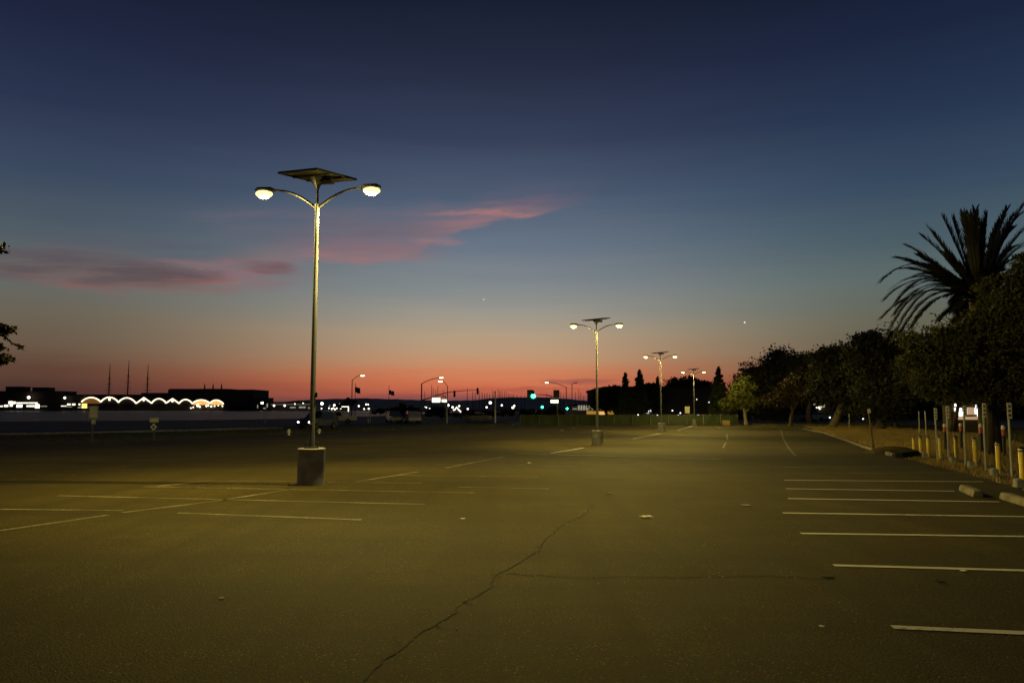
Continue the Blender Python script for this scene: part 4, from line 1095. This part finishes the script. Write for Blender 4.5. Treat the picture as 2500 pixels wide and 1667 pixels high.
link('name_sign', MB().box(((a.x + c.x) / 2, -.25, (a.z + c.z) / 2), (c.x - a.x, .16, a.z - c.z), bev=.04), G_SIGN, T)
for px_, py_, lb in ((1324, 995, 'low green signal on a short post left of the glowing name sign'), (1384, 998.5, 'low green signal on a short post right of the glowing name sign')):
    p = at(px_, 1036, 128); p.z = lot_z(0, 128) - .03
    T = thing('traffic_signal', lb, 'traffic signal', p)
    z = at(px_, py_, 128).z - p.z
    link('pole', MB().tube([(0, 0, 0), (0, 0, z + .5)], .06, 8), M_DARK, T)
    signal_head(T, Vector((0, -.15, z + .3)), lit=G_GREEN, sc=.6)
def plain_pole(px_, base_y, top_y, Y, lb, r=.08, name='pale_pole'):
    p = at(px_, base_y, Y); p.z = land_z(p.x, Y) - .03; q = at(px_, top_y, Y) - p
    T = thing(name, lb, 'pole', p)
    link('shaft', MB().tube([(0, 0, 0), (0, 0, q.z)], [r, r * .7], 8), M_WHITE, T)
    link('cap', MB().ball((0, 0, q.z + .03), r * 1.1), M_STEEL, T)
plain_pole(1209, 1032, 957, 112, 'pale bare pole in front of the marina masts', .10)
plain_pole(648, 1030, 986, 112, 'thin white pole at the shore left of the lamp pole', .07)
plain_pole(904, 1030, 992, 114, 'short pale pole near the first flag', .07)
plain_pole(1091, 1031, 990, 110, 'short pale pole below the small glowing name sign', .09)
# bus shelter
p = at(843, 1030, 125); p.z = lot_z(0, 125) - .03; k_ = 125 / F
T = thing('bus_shelter', 'small lit bus shelter frame left of the first flag', 'shelter', p)
zt = at(843, 991, 125).z - p.z
for x in (-9 * k_, 9 * k_): link('post', MB().tube([(x, 0, 0), (x, 0, zt)], .05, 6), M_STEEL, T)
link('roof', MB().box((0, .3, zt + .05), (20 * k_, 1.4, .1), bev=.02), M_DARK, T)
link('light_panel', MB().box((0, -.3, zt - .1), (17 * k_, .1, .14)), G_WIN, T)
link('advert_panel', MB().box((7.2 * k_, .1, zt - .55), (3.2 * k_, .1, .7)), G_WIN, T)

# ------------------------------------------------------------------ green fence
Yf0, Yf1 = gp(1270, 1040).y, gp(1790, 1037.5).y
A = Vector(((1270 - CX) / F * Yf0, Yf0 + .3, 0)); Bv = Vector(((1800 - CX) / F * Yf1, Yf1 + .3, 0))
p = A.copy(); p.z = lot_z(0, A.y) - .03
T = thing('mesh_fence', 'long green screened construction fence across the end of the lot', 'fence', p)
D_ = Bv - A; L = D_.length; nb = 12; zt = at(1500, 1012.5, A.lerp(Bv, .5).y).z - p.z
pn = MB(); N = 120
for k in range(N + 1):
    f = k / N; q = D_ * f; w_ = .05 * math.sin(k * .9) + .03 * math.sin(k * 2.3)
    for j in range(5):
        z = .06 + (zt - .06) * j / 4 - (.05 * abs(math.sin(math.pi * f * nb)) if j == 4 else 0)
        pn.v.append((q.x, q.y + w_ * math.sin(math.pi * j / 4) + .02, z))
pn.f = [(k * 5 + j, (k + 1) * 5 + j, (k + 1) * 5 + j + 1, k * 5 + j + 1) for k in range(N) for j in range(4)]
link('mesh_panel', pn, M_FENCE, T)
for k in range(nb + 1):
    q = D_ * (k / nb)
    link('post', MB().tube([(q.x, q.y - .07, 0), (q.x, q.y - .07, zt + .05)], .03, 8), M_ARM, T)
link('top_rail', MB().tube([(0, -.06, zt), D_ + Vector((0, -.06, zt))], .018, 6), M_ARM, T)
# low wooden board by the fence end
o = link('plywood_board', MB().box((0, 0, .35), (.9, .06, .6), .1), mat('plywood', (.30, .22, .10), .8), None); o.location = gp(1773, 1039); tag(o, 'tan plywood board leaning at the right end of the green fence', 'board')

# ------------------------------------------------------------------ buildings around the lot's far end
def bbox_building(name, lb, x0, y0, x1, ybase, Y, depth, m_=M_BLDG, roof_h=.5, cat='building', windows=()):
    a = at(x0, y0, Y); c = at(x1, y0, Y); zb = land_z((a.x + c.x) / 2, Y) - .05
    p = Vector(((a.x + c.x) / 2, Y, zb)); h = a.z - zb; wd = c.x - a.x
    T = thing(name, lb, cat, p)
    wl = link('wall', MB().box((0, depth / 2, h / 2), (wd, depth, h)), m_, T, False)
    link('roof', MB().box((0, depth / 2, h + roof_h / 2), (wd + .6, depth + .6, roof_h), bev=.05), M_ROOF, T, False)
    for (wx0, wy0, wx1, wy1, wm_) in windows:
        q0, q1 = at(wx0, wy0, Y) - p, at(wx1, wy1, Y) - p
        w_ = link('window', MB().box(((q0.x + q1.x) / 2, -.06, (q0.z + q1.z) / 2), (q1.x - q0.x, .12, q0.z - q1.z)), wm_, T, False)
    return T, p
bbox_building('warehouse', 'long flat roofed dark hall behind the conifers and third lamp', 1478, 950, 1765, 1020, 165, 40, M_BLDG, .6, windows=[(1700, 974, 1701.6, 975.6, G_COOL), (1730, 981, 1731.6, 982.6, G_COOL), (1582, 976, 1584.5, 979, G_COOL), (1582, 981, 1585, 985, G_COOL), (1640, 1001, 1643, 1003, G_COOL)])
T, p = bbox_building('shop_building', 'low shop with yellow fascia strip behind the second lamp', 1396, 991, 1500, 1030, 150, 14, M_PALE, .3)
def face(T, p, Y, x0, y0, x1, y1, m_, name, out_=.08):
    q0, q1 = at(x0, y0, Y) - p, at(x1, y1, Y) - p
    return link(name, MB().box(((q0.x + q1.x) / 2, -out_, (q0.z + q1.z) / 2), (abs(q1.x - q0.x), out_ * 2 - .02, abs(q0.z - q1.z))), m_, T, False)
face(T, p, 150, 1432, 1003, 1463, 1011, G_YEL, 'yellow_fascia'); face(T, p, 150, 1463, 1004, 1476, 1012, mat('orange_fascia', (.4, .25, .05), .6, emit=.9, ecol=(1., .55, .15)), 'yellow_fascia'); face(T, p, 150, 1476, 1003, 1498, 1011, G_YEL, 'yellow_fascia')
for k in range(6): face(T, p, 150, 1411 + k * 6.5, 989, 1414.8 + k * 6.5, 1001, G_DIM, 'window', .2)
face(T, p, 150, 1398, 997, 1408, 999, G_DIM, 'window', .2); face(T, p, 150, 1398, 1002, 1430, 1009, mat('shop_wall_band', (.2, .19, .15), .8), 'wall_band', .15)
face(T, p, 150, 1460, 998, 1474, 1001, G_DIM, 'window', .2)
# white lit shed signs by the fence
bbox_building('lit_kiosk', 'bright lit kiosk under the conifers behind the fence', 1567, 1000, 1590, 1030, 140, 3, M_PALE, .2, 'kiosk', [(1568, 1004, 1574, 1008.5, G_COOL), (1575, 1005, 1581, 1008.5, G_COOL), (1583, 1001, 1589, 1008.5, G_COOL)])
bbox_building('small_shed', 'small pale shed left of the lit kiosk, behind the fence', 1518, 1003, 1540, 1030, 136, 3, M_PALE, .2, 'shed')
# house glowing through the right trees
T, p = bbox_building('lit_house', 'house with bright lit front glowing behind the signposts', 2320, 985, 2402, 1046, 62, 1.2, M_BLDG2, .3, 'house')
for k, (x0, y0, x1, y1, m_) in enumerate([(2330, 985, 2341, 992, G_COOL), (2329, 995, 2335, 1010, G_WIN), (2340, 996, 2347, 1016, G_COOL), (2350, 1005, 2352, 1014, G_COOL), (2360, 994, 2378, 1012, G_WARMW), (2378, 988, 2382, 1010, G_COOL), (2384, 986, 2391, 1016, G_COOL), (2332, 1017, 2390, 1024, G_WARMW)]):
    face(T, p, 62, x0, y0, x1, y1, m_, 'window', .07)  # the warm panels are bare wall whose lighting is painted as glow
# house behind leaning trunk, glowing through leaves
T, p = bbox_building('lit_house', 'far house with white lights showing through leaves above the parked cars', 1980, 968, 2034, 1030, 150, 10, M_BLDG2, .3, 'house')
for x0, y0, x1, y1 in ((1994, 965, 1999, 970), (1986, 981, 1995, 988), (1992, 988, 1998, 996), (1999, 992, 2006, 1000), (2011, 978, 2020, 985), (2008, 984, 2013, 994), (2022, 980, 2026, 986)):
    face(T, p, 150, x0, y0, x1, y1, G_DIM if x0 > 2000 else G_WIN, 'window', .12)
plain_lamp = []
def far_lamp(px_, py_, Y, r_, m_, lb, group, name='lamp_post'):
    p = at(px_, py_, Y); zb = land_z(p.x, Y) - .04; z = max(p.z - zb, r_ * 1.5)
    T = thing(name, lb, 'lamp post', (p.x, Y, zb), 0, group)
    link('pole', MB().tube([(0, 0, 0), (0, 0, z)], max(.05, Y * .0002), 6), M_DARK, T)
    link('lamp_globe', MB().ball((0, 0, z), r_, 10, 6), m_, T)
for i, (x_, y_, s_, m_) in enumerate([(2113, 977, 1.8, G_COOL), (2107, 1022, 1.3, G_COOL), (2090, 1010, 1.0, G_COOL), (2163, 971, 1.0, G_DIM), (2026, 1019, 1.2, G_COOL)]):
    far_lamp(x_, y_, 100, s_ * .08, m_, ['bright white park light above the leaning post', 'small white park light left of the leaning post foot', 'dim park light under the black trees', 'dim park light beside the tall thin post', 'small white light by the leaning trunk'][i], 'park lights under the trees')
for i, (x_, y_) in enumerate([(1511, 1010), (1540, 1010), (1549, 1006), (1558, 1013), (1605, 1014), (1656, 1014.5), (1661, 1008), (1705, 1014), (1755, 1017)]):
    far_lamp(x_, y_, 105 if y_ > 1012.5 else 135, .11, G_COOL, 'tiny white light just over the green fence', 'tiny lights along the green fence', 'small_light')

# ------------------------------------------------------------------ marina
boats = [(1037, 955, 0), (1054, 939, 0), (1058, 948, 0), (1064, 952, 0), (1069, 942, 0), (1082, 952, 0), (1141, 948, 1), (1154, 956, 1), (1160, 957, 1), (1170, 953, 1), (1177, 956, 1), (1183, 960, 1), (1189, 958, 1), (1195, 960, 1), (1203, 952, 1), (1206, 955, 1),
         (1216, 949, 2), (1220, 954, 2), (1223, 953, 2), (1227, 957, 2), (1232, 955, 2), (1236, 957, 2), (1241, 960, 2), (1245, 962, 2), (1250, 962, 2), (1254, 962, 2), (1262, 964, 2), (1272, 966, 2), (1281, 966, 2), (1335, 960, 3), (1346, 966, 3), (1369, 957, 3), (1376, 962, 3), (1405, 957, 3), (1413, 949, 3), (1418, 957, 3), (1425, 966, 3)]
bg_lab = ['thin bare sailboat mast rising behind the left glowing name sign', 'thin bare sailboat mast between the left signal arm and the pale pole', 'thin bare sailboat mast in the dense cluster left of the green light', 'thin bare sailboat mast behind the right hand signals']
proto = None
for i, (px_, ty, g_) in enumerate(boats):
    Yb = 640 + random.uniform(-20, 40)
    if g_ == 3: Yb = 700
    q = at(px_, ty, Yb); H_ = q.z + .72
    if proto is None:
        proto = thing('sailboat', '', 'sailboat')
        hl = MB(); n = 9
        for k in range(n + 1):
            x = -5 + 10 * k / n; w_ = 1.5 * math.sin(math.pi * min(1, .18 + .82 * (1 - k / n))) ** .6 * (1 if k < n else .05)
            hl.v += [(x, -w_, 1.0 + .02 * k * k * .2), (x, -w_ * .6, -.2), (x, w_ * .6, -.2), (x, w_, 1.0 + .02 * k * k * .2)]
        hl.f = [(k * 4 + j, (k + 1) * 4 + j, (k + 1) * 4 + (j + 1) % 4, k * 4 + (j + 1) % 4) for k in range(n) for j in range(4)] + [(3, 2, 1, 0), tuple(n * 4 + j for j in range(4))]
        link('hull', hl, M_HULL, proto); link('cabin', MB().box((-.5, 0, 1.3), (3.4, 1.7, .7), bev=.15), M_HULL, proto)
        Bt = proto
        link('mast', MB().tube([(.8, 0, .8), (.8, 0, 1)], [.26, .16], 6), M_MAST, proto).name = 'mast'
        link('boom', MB().tube([(.8, 0, 2.2), (-3.4, 0, 2.3)], .1, 6), M_MAST, proto)
        protos = proto
    else: Bt = copy_tree(protos)
    boats[i] = (Bt, q.x, Yb, H_, g_)
for Bt, x, Yb, H_, g_ in boats:
    Bt.location = (x - .8, Yb, -.72); Bt.rotation_euler = (0, 0, 0)
    tag(Bt, bg_lab[g_], 'sailboat', 'sailboat masts of the marina')
    for ch in Bt.children:
        if ch.name.startswith('mast'):
            mb = MB().tube([(.8, 0, .8), (.8, 0, H_ * .6), (.8, 0, H_)], [.30, .24, .16], 6)
            mb.tube([(.8, -1.0, H_ * .62), (.8, 1.0, H_ * .62)], .06, 5)
            me = bpy.data.meshes.new('mast'); me.from_pydata(mb.v, [], mb.f); me.materials.append(M_MAST); ch.data = me
# tall ship
p = at(315, 1002, 905); p.z = -.72
T = thing('tall_ship', 'three masted tall ship moored behind the scalloped lights', 'ship', (at(315, 990, 880).x, 880, -.72))
T.location = (at(315, 990, 955).x, 955, 1.0)
for px_, ty in ((269, 888), (315, 880), (362, 888)):
    q = at(px_, ty, 955); x = q.x - T.location.x; h = q.z - 1.0
    m_ = link('mast', MB().tube([(x, 0, 0), (x, 0, h * .5), (x, 0, h)], [.9, .8, .28], 8), M_MAST, T)
    for f in (.42, .55, .68, .80):
        wv = (1 - f) * 9.0
        link('yard', MB().tube([(x - wv, -.6, h * f), (x, -.7, h * f + .2), (x + wv, -.6, h * f)], .16, 6), M_MAST, m_)
    link('rigging', MB().tube([(x - 5.5, 0, 2), (x, 0, h * .8)], .09, 4).tube([(x + 5.5, 0, 2), (x, 0, h * .8)], .09, 4), M_MAST, m_)
link('hull', MB().prism([(-48, -5, 1), (-44, -5, 7), (40, -5, 7), (56, -5, 9), (46, -5, 1)], (0, 10, 0)), M_BLDG, T, False)

# ------------------------------------------------------------------ far shore, left
YS = 900
bbox_building('waterfront_block', 'long dark waterfront block at the far left shore with lit ground floor', -120, 956, 152, 1003, YS, 30, M_BLDG2, .8,
    windows=[(0, 990, 7, 993, G_WIN), (10, 988, 20, 993, G_WIN), (21, 979, 30, 986, G_WIN), (29, 980, 38, 986, G_WIN), (24, 987, 31, 992, G_WIN), (41, 987.5, 54, 994, G_WHITE), (40, 982, 92, 985, G_WIN), (65, 989, 84, 993, G_WIN), (86, 987, 96, 996, G_WHITE), (97, 990.5, 115, 992.5, G_DIM)])
bbox_building('roof_house', 'raised roof block on the far left waterfront, left one', 14, 945, 54, 956, YS + 6, 16, M_BLDG2, .8)
bbox_building('roof_house', 'raised roof block on the far left waterfront, right one', 79, 947, 115, 956, YS + 6, 16, M_BLDG2, .8)
bbox_building('low_pier_building', 'low dark pier building with a row of small lights, left of the scalloped roof', 152, 966, 205, 1003, YS, 20, M_BLDG2, .6,
    windows=[(149, 990, 162, 992, G_WIN), (164, 985, 172, 989, G_WIN), (176, 985, 184, 989, G_WIN), (192, 985, 196, 989, G_WIN), (163, 992, 176, 993.5, G_DIM), (190, 993, 215, 996, G_DIM), (200, 985, 212, 996, mat('lit_yellow_window', (.6, .6, .6), .5, var=0, emit=1.6, ecol=(1., .72, .15)))])
bbox_building('dockside_hall', 'long low dark hall right behind the scalloped lights', 150, 964, 345, 1003, YS + 40, 30, M_BLDG, .6)
bbox_building('dockside_hall', 'stepped dark hall between the tall ship masts and the big hall', 345, 960, 412, 1003, YS + 40, 30, M_BLDG, .6)
T, p = bbox_building('big_hall', 'largest dark hall across the water with curved right end', 411, 951, 619, 1003, YS + 50, 60, M_BLDG, .2)
rm = MB(); pr = []
for px_, py_ in ((411, 951), (418, 948.8), (470, 949), (520, 948.5), (560, 949), (590, 951.5), (619, 956), (619, 960), (411, 960)):
    pr.append(at(px_, py_, YS + 50) - p)
for q in pr: q.y = -.8
link('roof_parapet', rm.prism(pr, (0, 60, 0)), M_ROOF, T, False)
for px_ in (500, 520.5, 541):
    q = at(px_, 936, YS + 60); z0 = at(px_, 950, YS + 60).z
    o = thing('roof_stack', {500: 'left one of three thin stacks above the big dark hall', 520.5: 'middle one of three thin stacks above the big dark hall', 541: 'right one of three thin stacks above the big dark hall'}[px_], 'stack', (q.x, YS + 60, z0 - 1), 0, 'thin stacks above the big hall')
    link('shaft', MB().tube([(0, 0, 0), (0, 0, (q.z - z0) * .6 + 1), (0, 0, q.z - z0 + 1)], [1.0, .7, .35], 8), M_MAST, o)
    link('collar', MB().lathe([(1.2, 3.6), (1.2, 4.2)], 8), M_MAST, o)
bbox_building('boat_house', 'small dark gabled house right of the big hall across the water', 620, 972, 655, 1003, YS + 10, 20, M_BLDG, .6, windows=[(637, 981, 643, 986, G_WHITE), (643, 995, 650, 998, G_DIM), (628, 988, 630, 996, G_DIM), (651, 985, 654, 994, G_DIM)])
bbox_building('terminal_shed', 'long pale low shed across the water behind the lamp pole', 655, 982, 768, 1001, YS + 20, 30, M_PALE, .5,
    windows=[(656, 986, 764, 988, mat('facade_glow', (.3, .28, .2), .7, var=.2, emit=.10, ecol=(1., .85, .5)))] + [(708, 993, 722, 996, G_DIM), (730, 992, 746, 996, G_DIM), (752, 994, 764, 997, G_DIM)])  # the long first strip is plain facade, its paleness put in as glow
# scalloped restaurant
T = thing('scalloped_pier_hall', 'pier hall across the water outlined with scalloped warm string lights', 'building', (at(372, 1003, YS).x, YS, .2))
p = T.location.copy()
cus = [(200, 981), (247, 981), (290, 982), (333, 984.5), (371, 984), (406, 983.5), (438, 984.5), (470, 985), (513, 984.5), (546, 986)]
peak = [970, 969.5, 971, 970.5, 973, 973, 975, 976, 976.5]
def lp(x_, y_, dy=0.): 
    q = at(x_, y_, YS) - p; q.y = dy; return q
a, c = lp(200, 986), lp(546, 1003)
link('wall', MB().box(((a.x + c.x) / 2, 8, a.z / 2), (c.x - a.x, 15, a.z)), M_BLDG2, T, False)
for i in range(9):
    (x0, y0), (x1, y1) = cus[i], cus[i + 1]; arc = []
    for k in range(13):
        f = k / 12; sharp = i in (3, 5)
        yv = (1 - abs(2 * f - 1)) ** (.9 if sharp else .62) if not sharp else 1 - abs(2 * f - 1)
        if not sharp: yv = math.sin(math.pi * f) ** .75
        arc.append((x0 + (x1 - x0) * f, y0 + (y1 - y0) * f - ((y0 + y1) / 2 - peak[i]) * yv))
    face_ = [lp(*q) for q in arc] + [lp(x1, 987), lp(x0, 987)]
    vault = link('vault_roof', MB().prism(face_, (0, 15.5, 0)), M_ROOF if i not in (7, 8) else M_BLDG2, T, False)
    link('light_string', MB().tube([lp(q[0], q[1], -.8) for q in arc], .68, 6), G_STRING, vault)
    if i in (7, 8, 0):
        inner = [lp(q[0] * .9 + (x0 + x1) / 2 * .1, q[1] + 2.0, -.3) for q in arc] + [lp(x1 - 2, 988 if i else 985, -.3), lp(x0 + 2, 988 if i else 985, -.3)]
        link('lit_arch_window', MB().prism(inner, (0, -.3, 0)), G_ORANGE if i in (7, 8) else mat('faint_orange', (.3, .2, .1), .7, emit=.12, ecol=(1, .4, .08)), vault, False)
    if i in (1, 3, 5):
        q = lp((x0 + x1) / 2, peak[i] + 5.5, -1.2); link('star_light', MB().ball(q, (1.3, .8, 1.5)), G_STRING, vault)
for x_, y_, r_ in ((467, 996, 1.2), (473, 994, 1.2), (484, 990, 2.4), (489, 993, 1.6), (505, 991, 1.6), (510, 990, 1.4), (517, 992, 1.7), (525, 991, 1.3), (534, 990, 1.1), (544, 991, 1.3)):
    link('dock_light', MB().ball(lp(x_, y_, -1.4), r_ * .55), G_WHITE, T)
far = [(70, 970, 2.6, G_WHITE, 'brightest white floodlight above the far left waterfront'), (158, 971, 2.0, G_WHITE, 'white light post between the left block and the pier building'), (422, 1003.5, 0, 0, 0),
       (669, 990, 1.9, G_WHITE, 'left one of two warm lights on the long pale shed'), (695, 990, 1.9, G_WHITE, 'right one of two warm lights on the long pale shed'), (720, 986, 1.1, G_WHITE, 'small light just left of the big lamp pole across the water'), (740, 984, 1.0, G_WHITE, 'small high light beside the big lamp pole across the water'),
       (786, 985, 2.8, G_WHITE, 'bright floodlight across the water just right of the lamp pole'), (816, 989, 2.0, G_WHITE, 'bright light across the water left of the bus shelter'), (828, 985.5, 1.0, G_WHITE, 'small light above the bus shelter'), (876, 991, 1.6, G_WHITE, 'white light across the water right of the first flag'), (894, 987, 1.4, G_WHITE, 'pair light high across the water beneath the flags'), (899, 987, 1.2, G_WHITE, 'second of the pair of lights high beneath the flags'),
       (785, 997, 1.2, G_WHITE, None), (803, 996, 1.2, G_WHITE, None), (805, 990, 1.0, G_DIM, None), (810, 998, 1.4, G_WHITE, None), (814, 996, 1.3, G_WHITE, None), (818, 999, 1.3, G_WHITE, None), (822, 996.5, 1.2, G_WHITE, None), (832, 997, 1.1, G_WHITE, None), (889, 998, 1.3, G_WHITE, None), (900, 997.5, 1.5, G_WHITE, None), (964, 994, .8, G_DIM, None), (1037, 993, 1.0, G_WHITE, None), (1041, 994.5, 1.1, G_WHITE, None), (1049, 997, .9, G_WHITE, None)]
for x_, y_, r_, m_, lb in far:
    if not r_: continue
    far_lamp(x_, y_, YS - 4 if x_ > 655 else YS - 6, r_ * .62, m_, lb or 'small white dock light low across the water right of the lamp pole', 'lights along the far shore', 'dock_lamp')
near_l = [(1094, 989, .28, 'bright light on the pale pole below the bent street light'), (1105, 994, .22, 'white light left of the bent light strip'), (1121, 991, .2, 'white light above the bent light strip'), (1142, 998, .2, 'white light right of the bent light strip'), (1188, 994, .2, 'white light low left of the pale pole'), (1197, 983, .32, 'brightest light in the marina just left of the pale pole'), (1225, 989, .2, 'small marina light right of the pale pole'), (1252, 995, .26, 'lower one of two marina lights before the masts'), (1255.5, 990.5, .2, 'upper one of two marina lights before the masts'), (1415, 989, .16, 'small light on top of the shop')]
for x_, y_, r_, lb in near_l:
    far_lamp(x_, y_, 175, r_, G_WHITE, lb, 'marina lights', 'lamp_post')
# gangway lit strip
p = at(1120, 1006, 150); p.z = lot_z(0, 150) - .03
T = thing('gangway_ramp', 'short bright lit handrail bending down, left of the marina', 'ramp', p)
pts_ = [at(x_, y_, 150) - p for x_, y_ in ((1106, 1001), (1111, 999.5), (1115, 993.5), (1119, 999), (1126, 1006))]
link('lit_rail', MB().tube(pts_, .16, 6), glow('lit_rail_glow', (1., .86, .72), 1.6), T)
for q in pts_: link('post', MB().tube([(q.x, 0, 0), (q.x, 0, q.z)], .06, 6), M_DARK, T)
# dark shore bushes and trees in the middle distance
for (px_, by, Y, lob, lb) in (((850), 1004, 500, [(845, 985, 12, 6), (856, 982, 9, 7), (835, 990, 10, 5)], 'small dark tree clump on the far bank behind the first street light'),
                            (978, 1022, 130, [(981, 995, 7, 10), (985, 1008, 9, 12), (974, 1010, 7, 8)], 'slim dark shrub among the parked cars'),
                            (1160, 1028, 140, [(1150, 1008, 22, 7), (1185, 1010, 24, 7), (1215, 1012, 24, 7), (1120, 1012, 20, 6)], 'low dark hedge bank below the marina masts'),
                            (1260, 1028, 150, [(1245, 1007, 18, 6), (1290, 1006, 24, 6), (1330, 1007, 20, 6)], 'low dark hedge bank below the green signal'),
                            (1352, 1032, 135, [(1352, 1000, 11, 9), (1342, 1008, 12, 8), (1366, 1008, 12, 8)], 'rounded dark bush behind the right signal pole'),
                            (1080, 1028, 145, [(1070, 1000, 16, 9), (1050, 1006, 16, 8), (1085, 1008, 14, 8)], 'dark bush under the left glowing name sign'),
                            (1020, 1026, 170, [(1010, 1000, 20, 4), (970, 1001, 18, 4), (930, 1003, 16, 4)], 'low dark scrub along the shore behind the parked cars')):
    tree('dark_bush', lb, (px_, by), Y, lob, 2200, .0016 * Y, .002 * Y, tr=.1, cat='bush')

# ------------------------------------------------------------------ render settings
S.render.engine = 'CYCLES'
S.cycles.use_denoising = True
try: S.cycles.denoiser = 'OPENIMAGEDENOISE'
except Exception: pass
S.cycles.max_bounces = 6; S.cycles.diffuse_bounces = 3; S.cycles.glossy_bounces = 3; S.cycles.transmission_bounces = 4
S.cycles.sample_clamp_indirect = 4; S.cycles.caustics_reflective = False; S.cycles.caustics_refractive = False
S.cycles.use_light_tree = True
